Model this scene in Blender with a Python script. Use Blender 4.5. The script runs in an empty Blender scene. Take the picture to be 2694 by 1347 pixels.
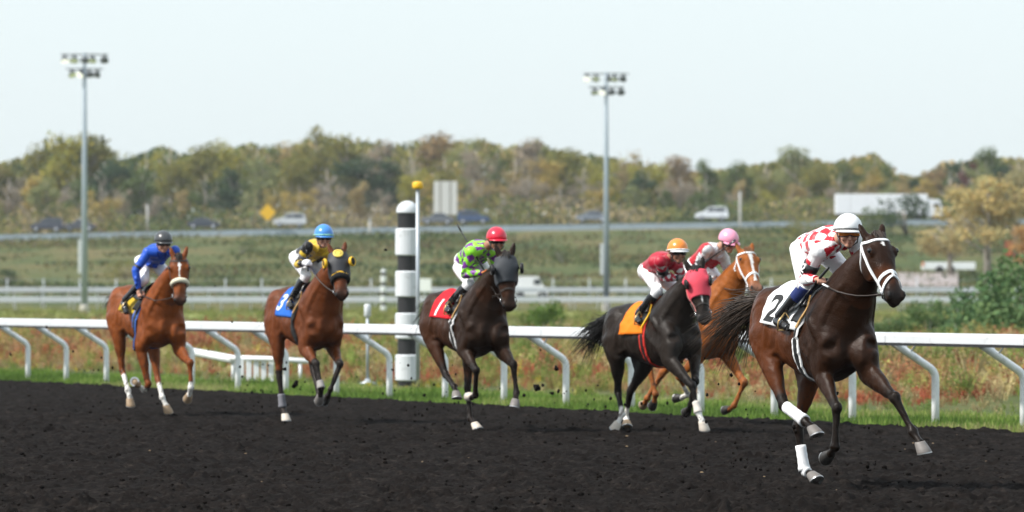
import bpy, bmesh, math, random
import numpy as np
from mathutils import Vector, Matrix
from mathutils.bvhtree import BVHTree

sc = bpy.context.scene
COL = sc.collection
R = math.radians

# ------------------------------------------------------------------ camera
CAM_H = 1.6            # lens height above the track
FPX = 14955.0          # focal length in pixels of the 2694 px wide photograph
CXP, HYP = 1347.0, 764.5
cam_d = bpy.data.cameras.new('camera')
cam = bpy.data.objects.new('camera', cam_d); COL.objects.link(cam)
cam.location = (0, 0, CAM_H); cam.rotation_euler = (R(90), 0, 0)
cam_d.sensor_width = 36.0; cam_d.lens = 36.0 * FPX / 2694.0
cam_d.shift_y = (HYP - 673.5) / 2694.0
cam_d.clip_start = 0.5; cam_d.clip_end = 9000
cam_d.dof.use_dof = True; cam_d.dof.focus_distance = 46.5; cam_d.dof.aperture_fstop = 4.4
sc.camera = cam

# ------------------------------------------------------------------ sky and sun
SUN_EL, SUN_AZ = 47.0, 250.0      # azimuth: compass bearing the light comes from, 0 = +Y (away from camera), 90 = +X
w = bpy.data.worlds.new('World'); sc.world = w; w.use_nodes = True
nt = w.node_tree; nt.nodes.clear()
sky = nt.nodes.new('ShaderNodeTexSky'); sky.sky_type = 'NISHITA'; sky.sun_disc = False
sky.sun_elevation = R(SUN_EL); sky.sun_rotation = R(SUN_AZ); sky.air_density = 1.0; sky.dust_density = 2.2; sky.ozone_density = 1.2
veil = nt.nodes.new('ShaderNodeMix'); veil.data_type = 'RGBA'; veil.inputs[0].default_value = 0.6   # thin even cloud over the blue
veil.inputs[7].default_value = (9.5, 10.65, 11.1, 1)
bg = nt.nodes.new('ShaderNodeBackground'); bg.inputs[1].default_value = 0.107
wo = nt.nodes.new('ShaderNodeOutputWorld')
nt.links.new(sky.outputs[0], veil.inputs[6]); nt.links.new(veil.outputs[2], bg.inputs[0]); nt.links.new(bg.outputs[0], wo.inputs[0])
sun_d = bpy.data.lights.new('sun', 'SUN'); sun_d.energy = 4.6; sun_d.angle = R(4); sun_d.color = (1.0, 0.955, 0.89)
sun = bpy.data.objects.new('sun', sun_d); COL.objects.link(sun)
_s = Vector((math.sin(R(SUN_AZ)) * math.cos(R(SUN_EL)), math.cos(R(SUN_AZ)) * math.cos(R(SUN_EL)), math.sin(R(SUN_EL))))
sun.rotation_euler = _s.to_track_quat('Z', 'Y').to_euler(); sun.location = (0, 40, 60)
sc.view_settings.view_transform = 'Standard'; sc.view_settings.look = 'None'
sc.view_settings.exposure = 0.26; sc.view_settings.gamma = 1.0
sc.render.engine = 'CYCLES'
try:
    sc.cycles.use_denoising = True
    sc.cycles.max_bounces = 6; sc.cycles.transparent_max_bounces = 6
except Exception: pass

# ------------------------------------------------------------------ helpers
def at(px, py, D):
    """the point seen at photo pixel (px, py) at depth D metres"""
    return Vector(((px - CXP) / FPX * D, D, CAM_H + (HYP - py) / FPX * D))

def tag(o, label=None, cat=None, group=None, kind=None):
    if label: o['label'] = label
    if cat: o['category'] = cat
    if group: o['group'] = group
    if kind: o['kind'] = kind
    return o

def empty(name, loc=(0, 0, 0), rz=0.0):
    o = bpy.data.objects.new(name, None); COL.objects.link(o)
    o.location = loc; o.rotation_euler = (0, 0, rz); o.empty_display_size = .2
    return o

def link(name, me, parent=None):
    o = bpy.data.objects.new(name, me); COL.objects.link(o)
    if parent is not None: o.parent = parent
    return o

def make_mesh(name, verts, faces, mat=None, smooth=False, cols=None):
    me = bpy.data.meshes.new(name)
    verts = np.asarray(verts, dtype=np.float32)
    if isinstance(faces, np.ndarray):
        n, k = faces.shape
        me.vertices.add(len(verts)); me.vertices.foreach_set('co', verts.ravel())
        me.loops.add(n * k); me.loops.foreach_set('vertex_index', faces.astype(np.int32).ravel())
        me.polygons.add(n); me.polygons.foreach_set('loop_start', np.arange(0, n * k, k, dtype=np.int32))
        me.polygons.foreach_set('loop_total', np.full(n, k, dtype=np.int32))
        me.update(calc_edges=True)
    else:
        me.from_pydata(verts.tolist(), [], faces)
    me.validate()
    if smooth: me.polygons.foreach_set('use_smooth', np.ones(len(me.polygons), dtype=bool))
    if cols is not None: set_cols(me, cols)
    if mat is not None: me.materials.append(mat)
    me.update()
    return me

def set_cols(me, cols):
    a = me.color_attributes.new('Col', 'FLOAT_COLOR', 'POINT')
    c = np.ones((len(me.vertices), 4), dtype=np.float32); c[:, :3] = cols
    a.data.foreach_set('color', c.ravel())

class MB:
    """collects simple solids into one mesh"""
    def __init__(s): s.v = []; s.f = []
    def add(s, v, f):
        o = len(s.v); s.v += [tuple(p) for p in v]; s.f += [tuple(i + o for i in q) for q in f]; return s
    def box(s, c, size, rz=0.0, bevel=0.0):
        x, y, z = [k / 2 for k in size]
        if bevel <= 0:
            pts = [(-x, -y, -z), (x, -y, -z), (x, y, -z), (-x, y, -z), (-x, -y, z), (x, -y, z), (x, y, z), (-x, y, z)]
            fs = [(0, 3, 2, 1), (4, 5, 6, 7), (0, 1, 5, 4), (1, 2, 6, 5), (2, 3, 7, 6), (3, 0, 4, 7)]
        else:
            bm = bmesh.new(); bmesh.ops.create_cube(bm, size=1.0)
            for q in bm.verts: q.co = (q.co.x * size[0], q.co.y * size[1], q.co.z * size[2])
            bmesh.ops.bevel(bm, geom=bm.edges[:] + bm.verts[:], offset=bevel, segments=2, affect='EDGES', profile=.5)
            bm.verts.index_update()
            pts = [tuple(q.co) for q in bm.verts]; fs = [tuple(q.index for q in f.verts) for f in bm.faces]; bm.free()
        cs, sn = math.cos(rz), math.sin(rz)
        return s.add([(c[0] + a * cs - b * sn, c[1] + a * sn + b * cs, c[2] + d) for a, b, d in pts], fs)
    def tube(s, pts, rad, n=8, up=(0, 1, 0), rb=None, cap=True):
        v, f = tube_geo(pts, rad, n, up, rb, cap); return s.add(v, f)
    def ball(s, c, r, rot=None, n=12, m=8):
        v, f = ball_geo(c, r, rot, n, m); return s.add(v, f)
    def lathe(s, prof, c=(0, 0, 0), n=20):
        v, f = [], []
        for r, z in prof:
            for i in range(n):
                a = 2 * math.pi * i / n; v.append((c[0] + r * math.cos(a), c[1] + r * math.sin(a), c[2] + z))
        for k in range(len(prof) - 1):
            for i in range(n):
                j = (i + 1) % n; f.append((k * n + i, k * n + j, (k + 1) * n + j, (k + 1) * n + i))
        f.append(tuple(range(n - 1, -1, -1))); f.append(tuple((len(prof) - 1) * n + i for i in range(n)))
        return s.add(v, f)
    def mesh(s, name, mat=None, smooth=False): return make_mesh(name, s.v, s.f, mat, smooth)
    def build(s, name, mat=None, parent=None, smooth=False): return link(name, s.mesh(name, mat, smooth), parent)

def unit(a):
    a = np.asarray(a, float); return a / (np.linalg.norm(a) + 1e-12)

def tube_geo(pts, rad, n=8, up=(0, 1, 0), rb=None, cap=True):
    """tube along pts; rad = radius across 'side' (perp. to up), rb = radius along up"""
    P = np.asarray(pts, float); m = len(P)
    rad = np.broadcast_to(np.asarray(rad, float), (m,)); rb = rad if rb is None else np.broadcast_to(np.asarray(rb, float), (m,))
    v, f = [], []
    for i in range(m):
        t = unit(P[min(i + 1, m - 1)] - P[max(i - 1, 0)])
        u = np.asarray(up, float) - t * np.dot(up, t)
        if np.linalg.norm(u) < 1e-3: u = np.cross(t, (1, 0, .3))
        u = unit(u); s_ = np.cross(t, u)
        for k in range(n):
            a = 2 * math.pi * k / n; v.append(P[i] + s_ * math.cos(a) * rad[i] + u * math.sin(a) * rb[i])
    for i in range(m - 1):
        for k in range(n):
            j = (k + 1) % n; f.append((i * n + k, i * n + j, (i + 1) * n + j, (i + 1) * n + k))
    if cap:
        v.append(P[0]); v.append(P[-1]); a, b = len(v) - 2, len(v) - 1
        for k in range(n):
            j = (k + 1) % n; f.append((a, j, k)); f.append((b, (m - 1) * n + k, (m - 1) * n + j))
    return v, f

def ball_geo(c, r, rot=None, n=12, m=8):
    r = (r, r, r) if np.isscalar(r) else r
    Rm = np.eye(3) if rot is None else np.asarray(rot, float)   # columns = local axes
    c = np.asarray(c, float); v, f = [], []
    for i in range(1, m):
        th = math.pi * i / m
        for k in range(n):
            a = 2 * math.pi * k / n
            v.append(c + Rm @ np.array((r[0] * math.sin(th) * math.cos(a), r[1] * math.sin(th) * math.sin(a), r[2] * math.cos(th))))
    v.append(c + Rm @ np.array((0, 0, r[2]))); v.append(c - Rm @ np.array((0, 0, r[2])))
    T, B = len(v) - 2, len(v) - 1
    for i in range(m - 2):
        for k in range(n):
            j = (k + 1) % n; f.append((i * n + k, (i + 1) * n + k, (i + 1) * n + j, i * n + j))
    for k in range(n):
        j = (k + 1) % n; f.append((T, k, j)); f.append((B, (m - 2) * n + j, (m - 2) * n + k))
    return v, f

def remeshed(mb, voxel, smooth_it=5, factor=.5):
    """fuse the solids in mb into one continuous skin; returns (verts, mesh)"""
    me = mb.mesh('tmp'); o = bpy.data.objects.new('tmp', me); COL.objects.link(o)
    m = o.modifiers.new('r', 'REMESH'); m.mode = 'VOXEL'; m.voxel_size = voxel; m.adaptivity = 0
    if smooth_it:
        q = o.modifiers.new('s', 'SMOOTH'); q.iterations = smooth_it; q.factor = factor
    dg = bpy.context.evaluated_depsgraph_get(); dg.update()
    out = bpy.data.meshes.new_from_object(o.evaluated_get(dg))
    bpy.data.objects.remove(o); bpy.data.meshes.remove(me)
    out.polygons.foreach_set('use_smooth', np.ones(len(out.polygons), dtype=bool))
    v = np.empty(len(out.vertices) * 3, dtype=np.float32); out.vertices.foreach_get('co', v)
    return v.reshape(-1, 3).astype(float), out

def bvh_of(me):
    return BVHTree.FromPolygons([v.co[:] for v in me.vertices], [tuple(p.vertices) for p in me.polygons])

# ------------------------------------------------------------------ materials
def bsdf_mat(name):
    m = bpy.data.materials.new(name); m.use_nodes = True
    return m, m.node_tree, m.node_tree.nodes['Principled BSDF']

def plain(name, col, rough=.6, metal=0.0, var=.12, scale=6.0, bump=0.0, spec=.4, coord='Object', dirt=0.0):
    """a single colour with soft uneven wear in tone and gloss"""
    m, t, b = bsdf_mat(name)
    tc = t.nodes.new('ShaderNodeTexCoord'); n = t.nodes.new('ShaderNodeTexNoise'); n.inputs['Scale'].default_value = scale; n.inputs['Detail'].default_value = 6
    t.links.new(tc.outputs[coord], n.inputs['Vector'])
    r = t.nodes.new('ShaderNodeMix'); r.data_type = 'RGBA'
    r.inputs[6].default_value = (*[c * (1 - var) for c in col], 1); r.inputs[7].default_value = (*[min(1, c * (1 + var)) for c in col], 1)
    t.links.new(n.outputs[0], r.inputs[0]); t.links.new(r.outputs[2], b.inputs['Base Color'])
    if dirt:      # splashes of dried mud
        n2 = t.nodes.new('ShaderNodeTexNoise'); n2.inputs['Scale'].default_value = 7; n2.inputs['Detail'].default_value = 9; n2.inputs['Roughness'].default_value = .7
        t.links.new(tc.outputs[coord], n2.inputs['Vector']); g = t.nodes.new('ShaderNodeMapRange'); g.inputs[1].default_value = .56; g.inputs[2].default_value = .72; g.inputs[4].default_value = dirt
        t.links.new(n2.outputs[0], g.inputs[0]); dm = t.nodes.new('ShaderNodeMix'); dm.data_type = 'RGBA'; dm.inputs[7].default_value = (.16, .14, .12, 1)
        t.links.new(g.outputs[0], dm.inputs[0]); t.links.new(r.outputs[2], dm.inputs[6]); t.links.new(dm.outputs[2], b.inputs['Base Color'])
    b.inputs['Roughness'].default_value = rough; b.inputs['Metallic'].default_value = metal; b.inputs['Specular IOR Level'].default_value = spec
    if bump:
        bp = t.nodes.new('ShaderNodeBump'); bp.inputs['Strength'].default_value = bump; bp.inputs['Distance'].default_value = .02
        t.links.new(n.outputs[0], bp.inputs['Height']); t.links.new(bp.outputs[0], b.inputs['Normal'])
    return m

def painted(name, rough=.6, var=.25, scale=9.0, spec=.4, bump=0.0, bscale=None, sheen=0.0, translucent=0.0, coord='Object'):
    """colour from the mesh's own Col attribute with procedural mottling"""
    m, t, b = bsdf_mat(name)
    a = t.nodes.new('ShaderNodeAttribute'); a.attribute_name = 'Col'
    tc = t.nodes.new('ShaderNodeTexCoord'); n = t.nodes.new('ShaderNodeTexNoise'); n.inputs['Scale'].default_value = scale; n.inputs['Detail'].default_value = 7
    t.links.new(tc.outputs[coord], n.inputs['Vector'])
    mp = t.nodes.new('ShaderNodeMapRange'); mp.inputs[1].default_value = .25; mp.inputs[2].default_value = .75
    mp.inputs[3].default_value = 1 - var; mp.inputs[4].default_value = 1 + var
    t.links.new(n.outputs[0], mp.inputs[0])
    mx = t.nodes.new('ShaderNodeVectorMath'); mx.operation = 'SCALE'
    t.links.new(a.outputs['Color'], mx.inputs[0]); t.links.new(mp.outputs[0], mx.inputs['Scale'])
    t.links.new(mx.outputs[0], b.inputs['Base Color'])
    b.inputs['Roughness'].default_value = rough; b.inputs['Specular IOR Level'].default_value = spec
    if sheen: b.inputs['Sheen Weight'].default_value = sheen; b.inputs['Sheen Roughness'].default_value = .4
    if bump:
        n2 = t.nodes.new('ShaderNodeTexNoise'); n2.inputs['Scale'].default_value = bscale or scale * 8; n2.inputs['Detail'].default_value = 4
        t.links.new(tc.outputs[coord], n2.inputs['Vector'])
        bp = t.nodes.new('ShaderNodeBump'); bp.inputs['Strength'].default_value = bump; bp.inputs['Distance'].default_value = .01
        t.links.new(n2.outputs[0], bp.inputs['Height']); t.links.new(bp.outputs[0], b.inputs['Normal'])
    if translucent:
        tr = t.nodes.new('ShaderNodeBsdfTranslucent'); ms = t.nodes.new('ShaderNodeMixShader'); ms.inputs[0].default_value = translucent
        out = t.nodes['Material Output']
        t.links.new(mx.outputs[0], tr.inputs[0]); t.links.new(b.outputs[0], ms.inputs[1]); t.links.new(tr.outputs[0], ms.inputs[2]); t.links.new(ms.outputs[0], out.inputs[0])
    return m

def smooth01(x, a, b):
    t = np.clip((np.asarray(x, float) - a) / (b - a), 0, 1); return t * t * (3 - 2 * t)

M = {}
M['white_paint'] = plain('white paint', (.78, .80, .82), .42, var=.06, scale=3, spec=.5, dirt=.5)
M['white_plastic'] = plain('white plastic rail', (.62, .645, .67), .38, var=.07, scale=2, spec=.5, dirt=.5)
M['black_paint'] = plain('black paint', (.022, .022, .024), .5, var=.2, scale=4)
M['galv'] = plain('galvanised steel', (.42, .46, .50), .45, .35, var=.12, scale=4)
M['pole_steel'] = plain('grey pole steel', (.25, .30, .35), .6, .1, var=.08, scale=2)
M['yellow'] = plain('yellow paint', (.80, .46, .02), .45, var=.08)
M['black_leather'] = plain('black leather', (.012, .012, .013), .3, var=.25, scale=30, spec=.6)
M['brown_leather'] = plain('worn tan leather', (.42, .25, .09), .5, var=.15, scale=30)
M['dark_leather'] = plain('dark brown leather', (.035, .025, .02), .45, var=.25, scale=30, spec=.5)
M['white_strap'] = plain('white strap', (.80, .81, .82), .5, var=.06, scale=30)
M['pink_strap'] = plain('pale pink strap', (.62, .24, .22), .5, var=.1, scale=30)
M['steel'] = plain('bit steel', (.62, .62, .62), .22, .9, var=.1)
M['brass'] = plain('brass', (.62, .42, .18), .3, .7, var=.1)
M['eye'] = plain('dark eye', (.006, .005, .005), .06, var=.1, spec=.8)
M['nostril'] = plain('nostril lining', (.006, .005, .005), .7, var=.2)
M['rubber'] = plain('tyre rubber', (.015, .015, .016), .7, var=.2)
M['glass'] = plain('dark glass', (.03, .035, .04), .08, var=.1, spec=.8)
M['wood'] = plain('weathered wood', (.22, .19, .15), .8, var=.25, scale=5)
# ------------------------------------------------------------------ layout
P0 = np.array((-8.77, 103.0)); P16 = np.array((5.08, 68.2))          # feet of two rail posts
U = (P16 - P0) / np.linalg.norm(P16 - P0)                            # along the rail, towards the camera
NIN = np.array((-U[1], U[0])); NIN = NIN if NIN[1] > 0 else -NIN      # away from the track, into the infield
STEP = np.linalg.norm(P16 - P0) / 16
def rail_q(x, y): return (np.asarray(x) - P0[0]) * NIN[0] + (np.asarray(y) - P0[1]) * NIN[1]   # >0: infield side
EDGE_Q = -0.98                                                        # edge of the dirt
rng = np.random.default_rng(11)

def vnoise(x, y, seed=0, oct=4, f=1.0):
    """cheap smooth value noise"""
    x, y = (.79 * np.asarray(x, float) - .61 * np.asarray(y, float)) * f, (.61 * np.asarray(x, float) + .79 * np.asarray(y, float)) * f; out = 0; amp = 1; tot = 0
    for o in range(oct):
        xi, yi = np.floor(x), np.floor(y); fx, fy = x - xi, y - yi
        fx = fx * fx * (3 - 2 * fx); fy = fy * fy * (3 - 2 * fy)
        def h(a, b):
            v = np.sin(a * 127.1 + b * 311.7 + seed * 17.3 + o * 5.1) * 43758.5453; return v - np.floor(v)
        out = out + amp * ((h(xi, yi) * (1 - fx) + h(xi + 1, yi) * fx) * (1 - fy) + (h(xi, yi + 1) * (1 - fx) + h(xi + 1, yi + 1) * fx) * fy)
        tot += amp; amp *= .5; x, y = 1.62 * x - 1.22 * y + 7.7, 1.22 * x + 1.62 * y + 3.1
    return out / tot

ROAD_Y = 780.0
def road_z(x): return 10.45 + 0.0155 * np.clip(x, -90, 90) - 0.00004 * np.clip(x, -90, 90) ** 2
def ground_z(x, y):
    x = np.asarray(x, float); y = np.asarray(y, float)
    t = np.clip((y - 478) / (772 - 478), 0, 1); emb = (t * .75 + t * t * .25) * (road_z(x) - .75)
    beyond = np.clip((y - 800) / 260, 0, 1) * 5.0
    und = (vnoise(x, y, 5, 3, .02) - .5) * np.clip((y - 500) / 60, 0, 1) * 1.2 * (1 - np.clip((y - 730) / 40, 0, 1))
    return np.where(y < 478, 0, emb) + np.clip((y - 772) / 3, 0, 1) * .70 + np.where(y > 800, beyond, 0) + und - .03

# ---- ground sheet (infield meadow, far bank, hillside) ----
ys = np.concatenate([np.linspace(-60, 40, 6), np.linspace(60, 480, 90), np.linspace(486, 800, 90), np.linspace(810, 1100, 30), np.linspace(1300, 6000, 10)])
xs = np.concatenate([np.linspace(-3500, -160, 8), np.linspace(-140, 140, 141), np.linspace(160, 3500, 8)])
GX, GY = np.meshgrid(xs, ys); GZ = ground_z(GX, GY)
nx, ny = len(xs), len(ys)
idx = np.arange(nx * ny).reshape(ny, nx)
gf = np.stack([idx[:-1, :-1], idx[:-1, 1:], idx[1:, 1:], idx[1:, :-1]], -1).reshape(-1, 4)
m, t, b = bsdf_mat('meadow and bank'); b.inputs['Roughness'].default_value = .9; b.inputs['Specular IOR Level'].default_value = .15
tc = t.nodes.new('ShaderNodeTexCoord')
n1 = t.nodes.new('ShaderNodeTexNoise'); n1.inputs['Scale'].default_value = .09; n1.inputs['Detail'].default_value = 8; n1.inputs['Roughness'].default_value = .65
mpn = t.nodes.new('ShaderNodeMapping'); mpn.inputs['Scale'].default_value = (1, .35, 1)
t.links.new(tc.outputs['Object'], mpn.inputs[0]); t.links.new(mpn.outputs[0], n1.inputs['Vector'])
cr = t.nodes.new('ShaderNodeValToRGB'); e = cr.color_ramp
e.elements[0].position = .3; e.elements[0].color = (.03, .05, .014, 1); e.elements[1].position = .72; e.elements[1].color = (.145, .108, .045, 1)
for p, c in ((.42, (.054, .076, .020, 1)), (.5, (.082, .092, .028, 1)), (.6, (.115, .10, .036, 1))):
    q = e.elements.new(p); q.color = c
t.links.new(n1.outputs[0], cr.inputs[0]); t.links.new(cr.outputs[0], b.inputs['Base Color'])
g = link('ground', make_mesh('ground', np.stack([GX.ravel(), GY.ravel(), GZ.ravel()], 1), gf, m, True)); tag(g, kind='structure')

# ---- dirt track: real lumps, finer towards the camera ----
M_DIRT, t, b = bsdf_mat('dark track dirt'); b.inputs['Roughness'].default_value = 1.0; b.inputs['Specular IOR Level'].default_value = .03
tc = t.nodes.new('ShaderNodeTexCoord')
n1 = t.nodes.new('ShaderNodeTexNoise'); n1.inputs['Scale'].default_value = 9; n1.inputs['Detail'].default_value = 10; n1.inputs['Roughness'].default_value = .75
n2 = t.nodes.new('ShaderNodeTexNoise'); n2.inputs['Scale'].default_value = .6; n2.inputs['Detail'].default_value = 5
t.links.new(tc.outputs['Object'], n1.inputs['Vector']); t.links.new(tc.outputs['Object'], n2.inputs['Vector'])
cr = t.nodes.new('ShaderNodeValToRGB'); e = cr.color_ramp
e.elements[0].position = .3; e.elements[0].color = (.0045, .0038, .0034, 1); e.elements[1].position = .82; e.elements[1].color = (.058, .047, .040, 1)
q = e.elements.new(.55); q.color = (.0125, .0105, .0096, 1)
t.links.new(n1.outputs[0], cr.inputs[0])
mr = t.nodes.new('ShaderNodeMapRange'); mr.inputs[1].default_value = .3; mr.inputs[2].default_value = .7; mr.inputs[3].default_value = .8; mr.inputs[4].default_value = 1.2
t.links.new(n2.outputs[0], mr.inputs[0])
sm = t.nodes.new('ShaderNodeVectorMath'); sm.operation = 'SCALE'; t.links.new(cr.outputs[0], sm.inputs[0]); t.links.new(mr.outputs[0], sm.inputs['Scale'])
t.links.new(sm.outputs[0], b.inputs['Base Color'])
bp = t.nodes.new('ShaderNodeBump'); bp.inputs['Strength'].default_value = .8; bp.inputs['Distance'].default_value = .02
t.links.new(n1.outputs[0], bp.inputs['Height']); t.links.new(bp.outputs[0], b.inputs['Normal'])
# grid in rail coordinates: s along the rail towards the camera, q across (negative = on the dirt)
def rail_xy(s, q): return P0[0] + U[0] * s + NIN[0] * q, P0[1] + U[1] * s + NIN[1] * q
def track_z(X, Y, Q):
    z = .04 * (vnoise(X, Y, 1, 3, 1.1) - .5) + .085 * (vnoise(X, Y, 2, 3, 6.0) - .5) + .06 * (np.abs(vnoise(X, Y, 3, 2, 15.0) - .5)) + .05 * (np.maximum(vnoise(X, Y, 9, 2, 3.3) - .62, 0))
    return z * smooth01(-Q, .85, 1.8) + .012 - .02 * smooth01(-Q, 1.2, .9)
# near field in camera-aligned grid
yn = [38.0]
while yn[-1] < 108: yn.append(yn[-1] + .055 * (yn[-1] / 40) ** 1.3)
yn = np.array(yn); cx = np.linspace(-1, 1, 420)
NX = cx[None, :] * (yn[:, None] * .098 + .6); NY = np.repeat(yn[:, None], len(cx), 1)
NX = NX + (rng.random(NX.shape) - .5) * .015; NY = NY + (rng.random(NX.shape) - .5) * .04
Q = rail_q(NX, NY)
edgew = EDGE_Q + .10 * (vnoise(NX, NY, 4, 3, .8) - .5)
NZ = track_z(NX, NY, Q)
hr = np.random.default_rng(5)
for k in range(2600):       # hoof marks: a dished print with a pushed-up rim
    y0 = 39 + 62 * hr.random() ** 1.5; x0 = (hr.random() * 2 - 1) * (y0 * .095 + .3); rad = .055 + .03 * hr.random(); dep = .012 + .026 * hr.random()
    i0, i1 = np.searchsorted(yn, (y0 - .25, y0 + .25)); hw = y0 * .098 + .6; j0, j1 = np.searchsorted(cx, ((x0 - .22) / hw, (x0 + .22) / hw))
    if i1 <= i0 or j1 <= j0: continue
    d2 = ((NX[i0:i1, j0:j1] - x0) ** 2 + (NY[i0:i1, j0:j1] - y0) ** 2) / rad ** 2
    NZ[i0:i1, j0:j1] += -dep * np.exp(-d2 * 1.2) + dep * .9 * np.exp(-(np.sqrt(d2) - 1.5) ** 2 * 5)
ok = Q < edgew + .05
ii = np.arange(NX.size).reshape(NX.shape)
tf = np.stack([ii[:-1, :-1], ii[:-1, 1:], ii[1:, 1:], ii[1:, :-1]], -1); keep = (ok[:-1, :-1] & ok[:-1, 1:] & ok[1:, 1:] & ok[1:, :-1])
tf = tf[keep]
used = np.zeros(NX.size, bool); used[tf.ravel()] = True; remap = np.cumsum(used) - 1
tv = np.stack([NX.ravel(), NY.ravel(), NZ.ravel()], 1)[used]; tf = remap[tf]
tr = link('track', make_mesh('track', tv, tf, M_DIRT, True)); tag(tr, kind='structure')
# the rest of the dirt, out of frame: a plain apron just below the lumps
sv = []; ss = np.linspace(-320, 190, 60)
for s in ss:
    for q in (EDGE_Q - .02, -26.0): x, y = rail_xy(s, q); sv.append((x, y, -.018))
link_ap = link('track_apron', make_mesh('track_apron', sv, [(2 * i, 2 * i + 1, 2 * i + 3, 2 * i + 2) for i in range(len(ss) - 1)], M_DIRT)); tag(link_ap, kind='structure')

# ---- loose crumbs of dirt on the track (stuff) ----
def ico(sub=1):
    bm = bmesh.new(); bmesh.ops.create_icosphere(bm, subdivisions=sub, radius=1.0); bm.verts.index_update()
    v = np.array([q.co[:] for q in bm.verts]); f = np.array([[q.index for q in a.verts] for a in bm.faces]); bm.free(); return v, f
ICO_V, ICO_F = ico(1)
def scatter(base_v, base_f, pos, scale, rz, cols=None, squash=None, jitter=0.0):
    n = len(pos); c, s = np.cos(rz), np.sin(rz)
    V = np.repeat(base_v[None], n, 0)
    if jitter: V = V * (1 + jitter * (rng.random(V.shape) - .5))
    V = V * (scale[:, None, None] if scale.ndim == 1 else scale[:, None, :])
    X = V[..., 0] * c[:, None] - V[..., 1] * s[:, None]; Y = V[..., 0] * s[:, None] + V[..., 1] * c[:, None]
    V = np.stack([X, Y, V[..., 2]], -1) + pos[:, None, :]
    Fc = base_f[None] + (np.arange(n) * len(base_v))[:, None, None]
    C = None if cols is None else np.repeat(cols[:, None, :], len(base_v), 1).reshape(-1, 3)
    return V.reshape(-1, 3), Fc.reshape(-1, base_f.shape[1]), C
n = 13000
yy = 39 + 60 * rng.random(n) ** 1.8; xx = (rng.random(n) * 2 - 1) * (yy * .095)
k = rail_q(xx, yy) < EDGE_Q - .25; xx, yy = xx[k], yy[k]
zz = track_z(xx, yy, rail_q(xx, yy)) + .004
s_ = (.005 + .024 * rng.random(len(xx)) ** 3.5)
V, Fc, _ = scatter(ICO_V, ICO_F, np.stack([xx, yy, zz], 1), np.stack([s_, s_, s_ * .7], 1), rng.random(len(xx)) * 6.28, jitter=.5)
o = link('loose_dirt', make_mesh('loose_dirt', V, Fc, M_DIRT, True)); tag(o, 'crumbs of loose dark dirt lying all over the track', 'dirt', kind='stuff')
n = 34
yy = 40 + 22 * rng.random(n); xx = (rng.random(n) * 2 - 1) * (yy * .085); s_ = .004 + .008 * rng.random(n) ** 2
V, Fc, _ = scatter(ICO_V, ICO_F, np.stack([xx, yy, track_z(xx, yy, rail_q(xx, yy)) + .012], 1), np.stack([s_ * 1.8, s_, s_ * .6], 1), rng.random(n) * 6.28, jitter=.5)
o = link('straw_bits', make_mesh('straw_bits', V, Fc, plain('straw chips', (.30, .21, .12), .8), True)); tag(o, 'pale straw and wood chips strewn on the dirt', 'straw', kind='stuff')

# ---- grass verge along the rail (stuff) ----
M['grass'] = painted('grass blades', .7, .25, .8, .2, translucent=.35)
def blades(n, s0, s1, q0, q1, h0, h1, wd, palette, seed, zf=None, lean=.35, dens=None):
    r = np.random.default_rng(seed)
    s = s0 + (s1 - s0) * r.random(n); q = q0 + (q1 - q0) * r.random(n) ** .9
    x, y = rail_xy(s, q)
    kp = vnoise(x, y, seed + 8, 3, .7) > .30 + .10 * (q > 1.2); x, y, q = x[kp], y[kp], q[kp]; n = len(x)
    nz = vnoise(x, y, seed, 4, .55)
    h = (h0 + (h1 - h0) * r.random(n)) * (.55 + .9 * nz)
    a = r.random(n) * 6.283; le = h * lean * (r.random(n) + .2); la = r.random(n) * 6.283
    bx, by = np.cos(a) * wd / 2, np.sin(a) * wd / 2
    z0 = -.03 if zf is None else zf(x, y)
    z0 = np.broadcast_to(z0, x.shape)
    mid = np.stack([x + le * .35 * np.cos(la), y + le * .35 * np.sin(la), z0 + h * .6], 1); tip = np.stack([x + le * np.cos(la), y + le * np.sin(la), z0 + h], 1)
    b0 = np.stack([x - bx, y - by, z0], 1); b1 = np.stack([x + bx, y + by, z0], 1)
    m0 = mid - np.stack([bx, by, 0 * bx], 1) * .7; m1 = mid + np.stack([bx, by, 0 * bx], 1) * .7
    V = np.stack([b0, b1, m1, m0, tip], 1).reshape(-1, 3); o = np.arange(n) * 5
    T = np.concatenate([np.stack([o, o + 1, o + 2], 1), np.stack([o, o + 2, o + 3], 1), np.stack([o + 3, o + 2, o + 4], 1)])
    pal = np.array(palette); k = np.clip((vnoise(x, y, seed + 3, 3, .35) - .25) * 2 * len(pal) + r.normal(0, .7, n), 0, len(pal) - 1).astype(int)
    C = np.repeat((pal[k] * (.75 + .5 * r.random((n, 1))))[:, None], 5, 1).reshape(-1, 3)
    return V, T, C
GREENS = [(.085, .15, .028), (.12, .21, .036), (.165, .26, .05), (.24, .30, .075), (.32, .32, .13)]
V, T, C = blades(95000, -14, 52, EDGE_Q - .05, 2.6, .03, .13, .014, GREENS, 21)
o = link('verge_grass', make_mesh('verge_grass', V, T, M['grass'], False, C)); tag(o, 'bright green grass verge under the white rail', 'grass', kind='stuff')

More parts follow.
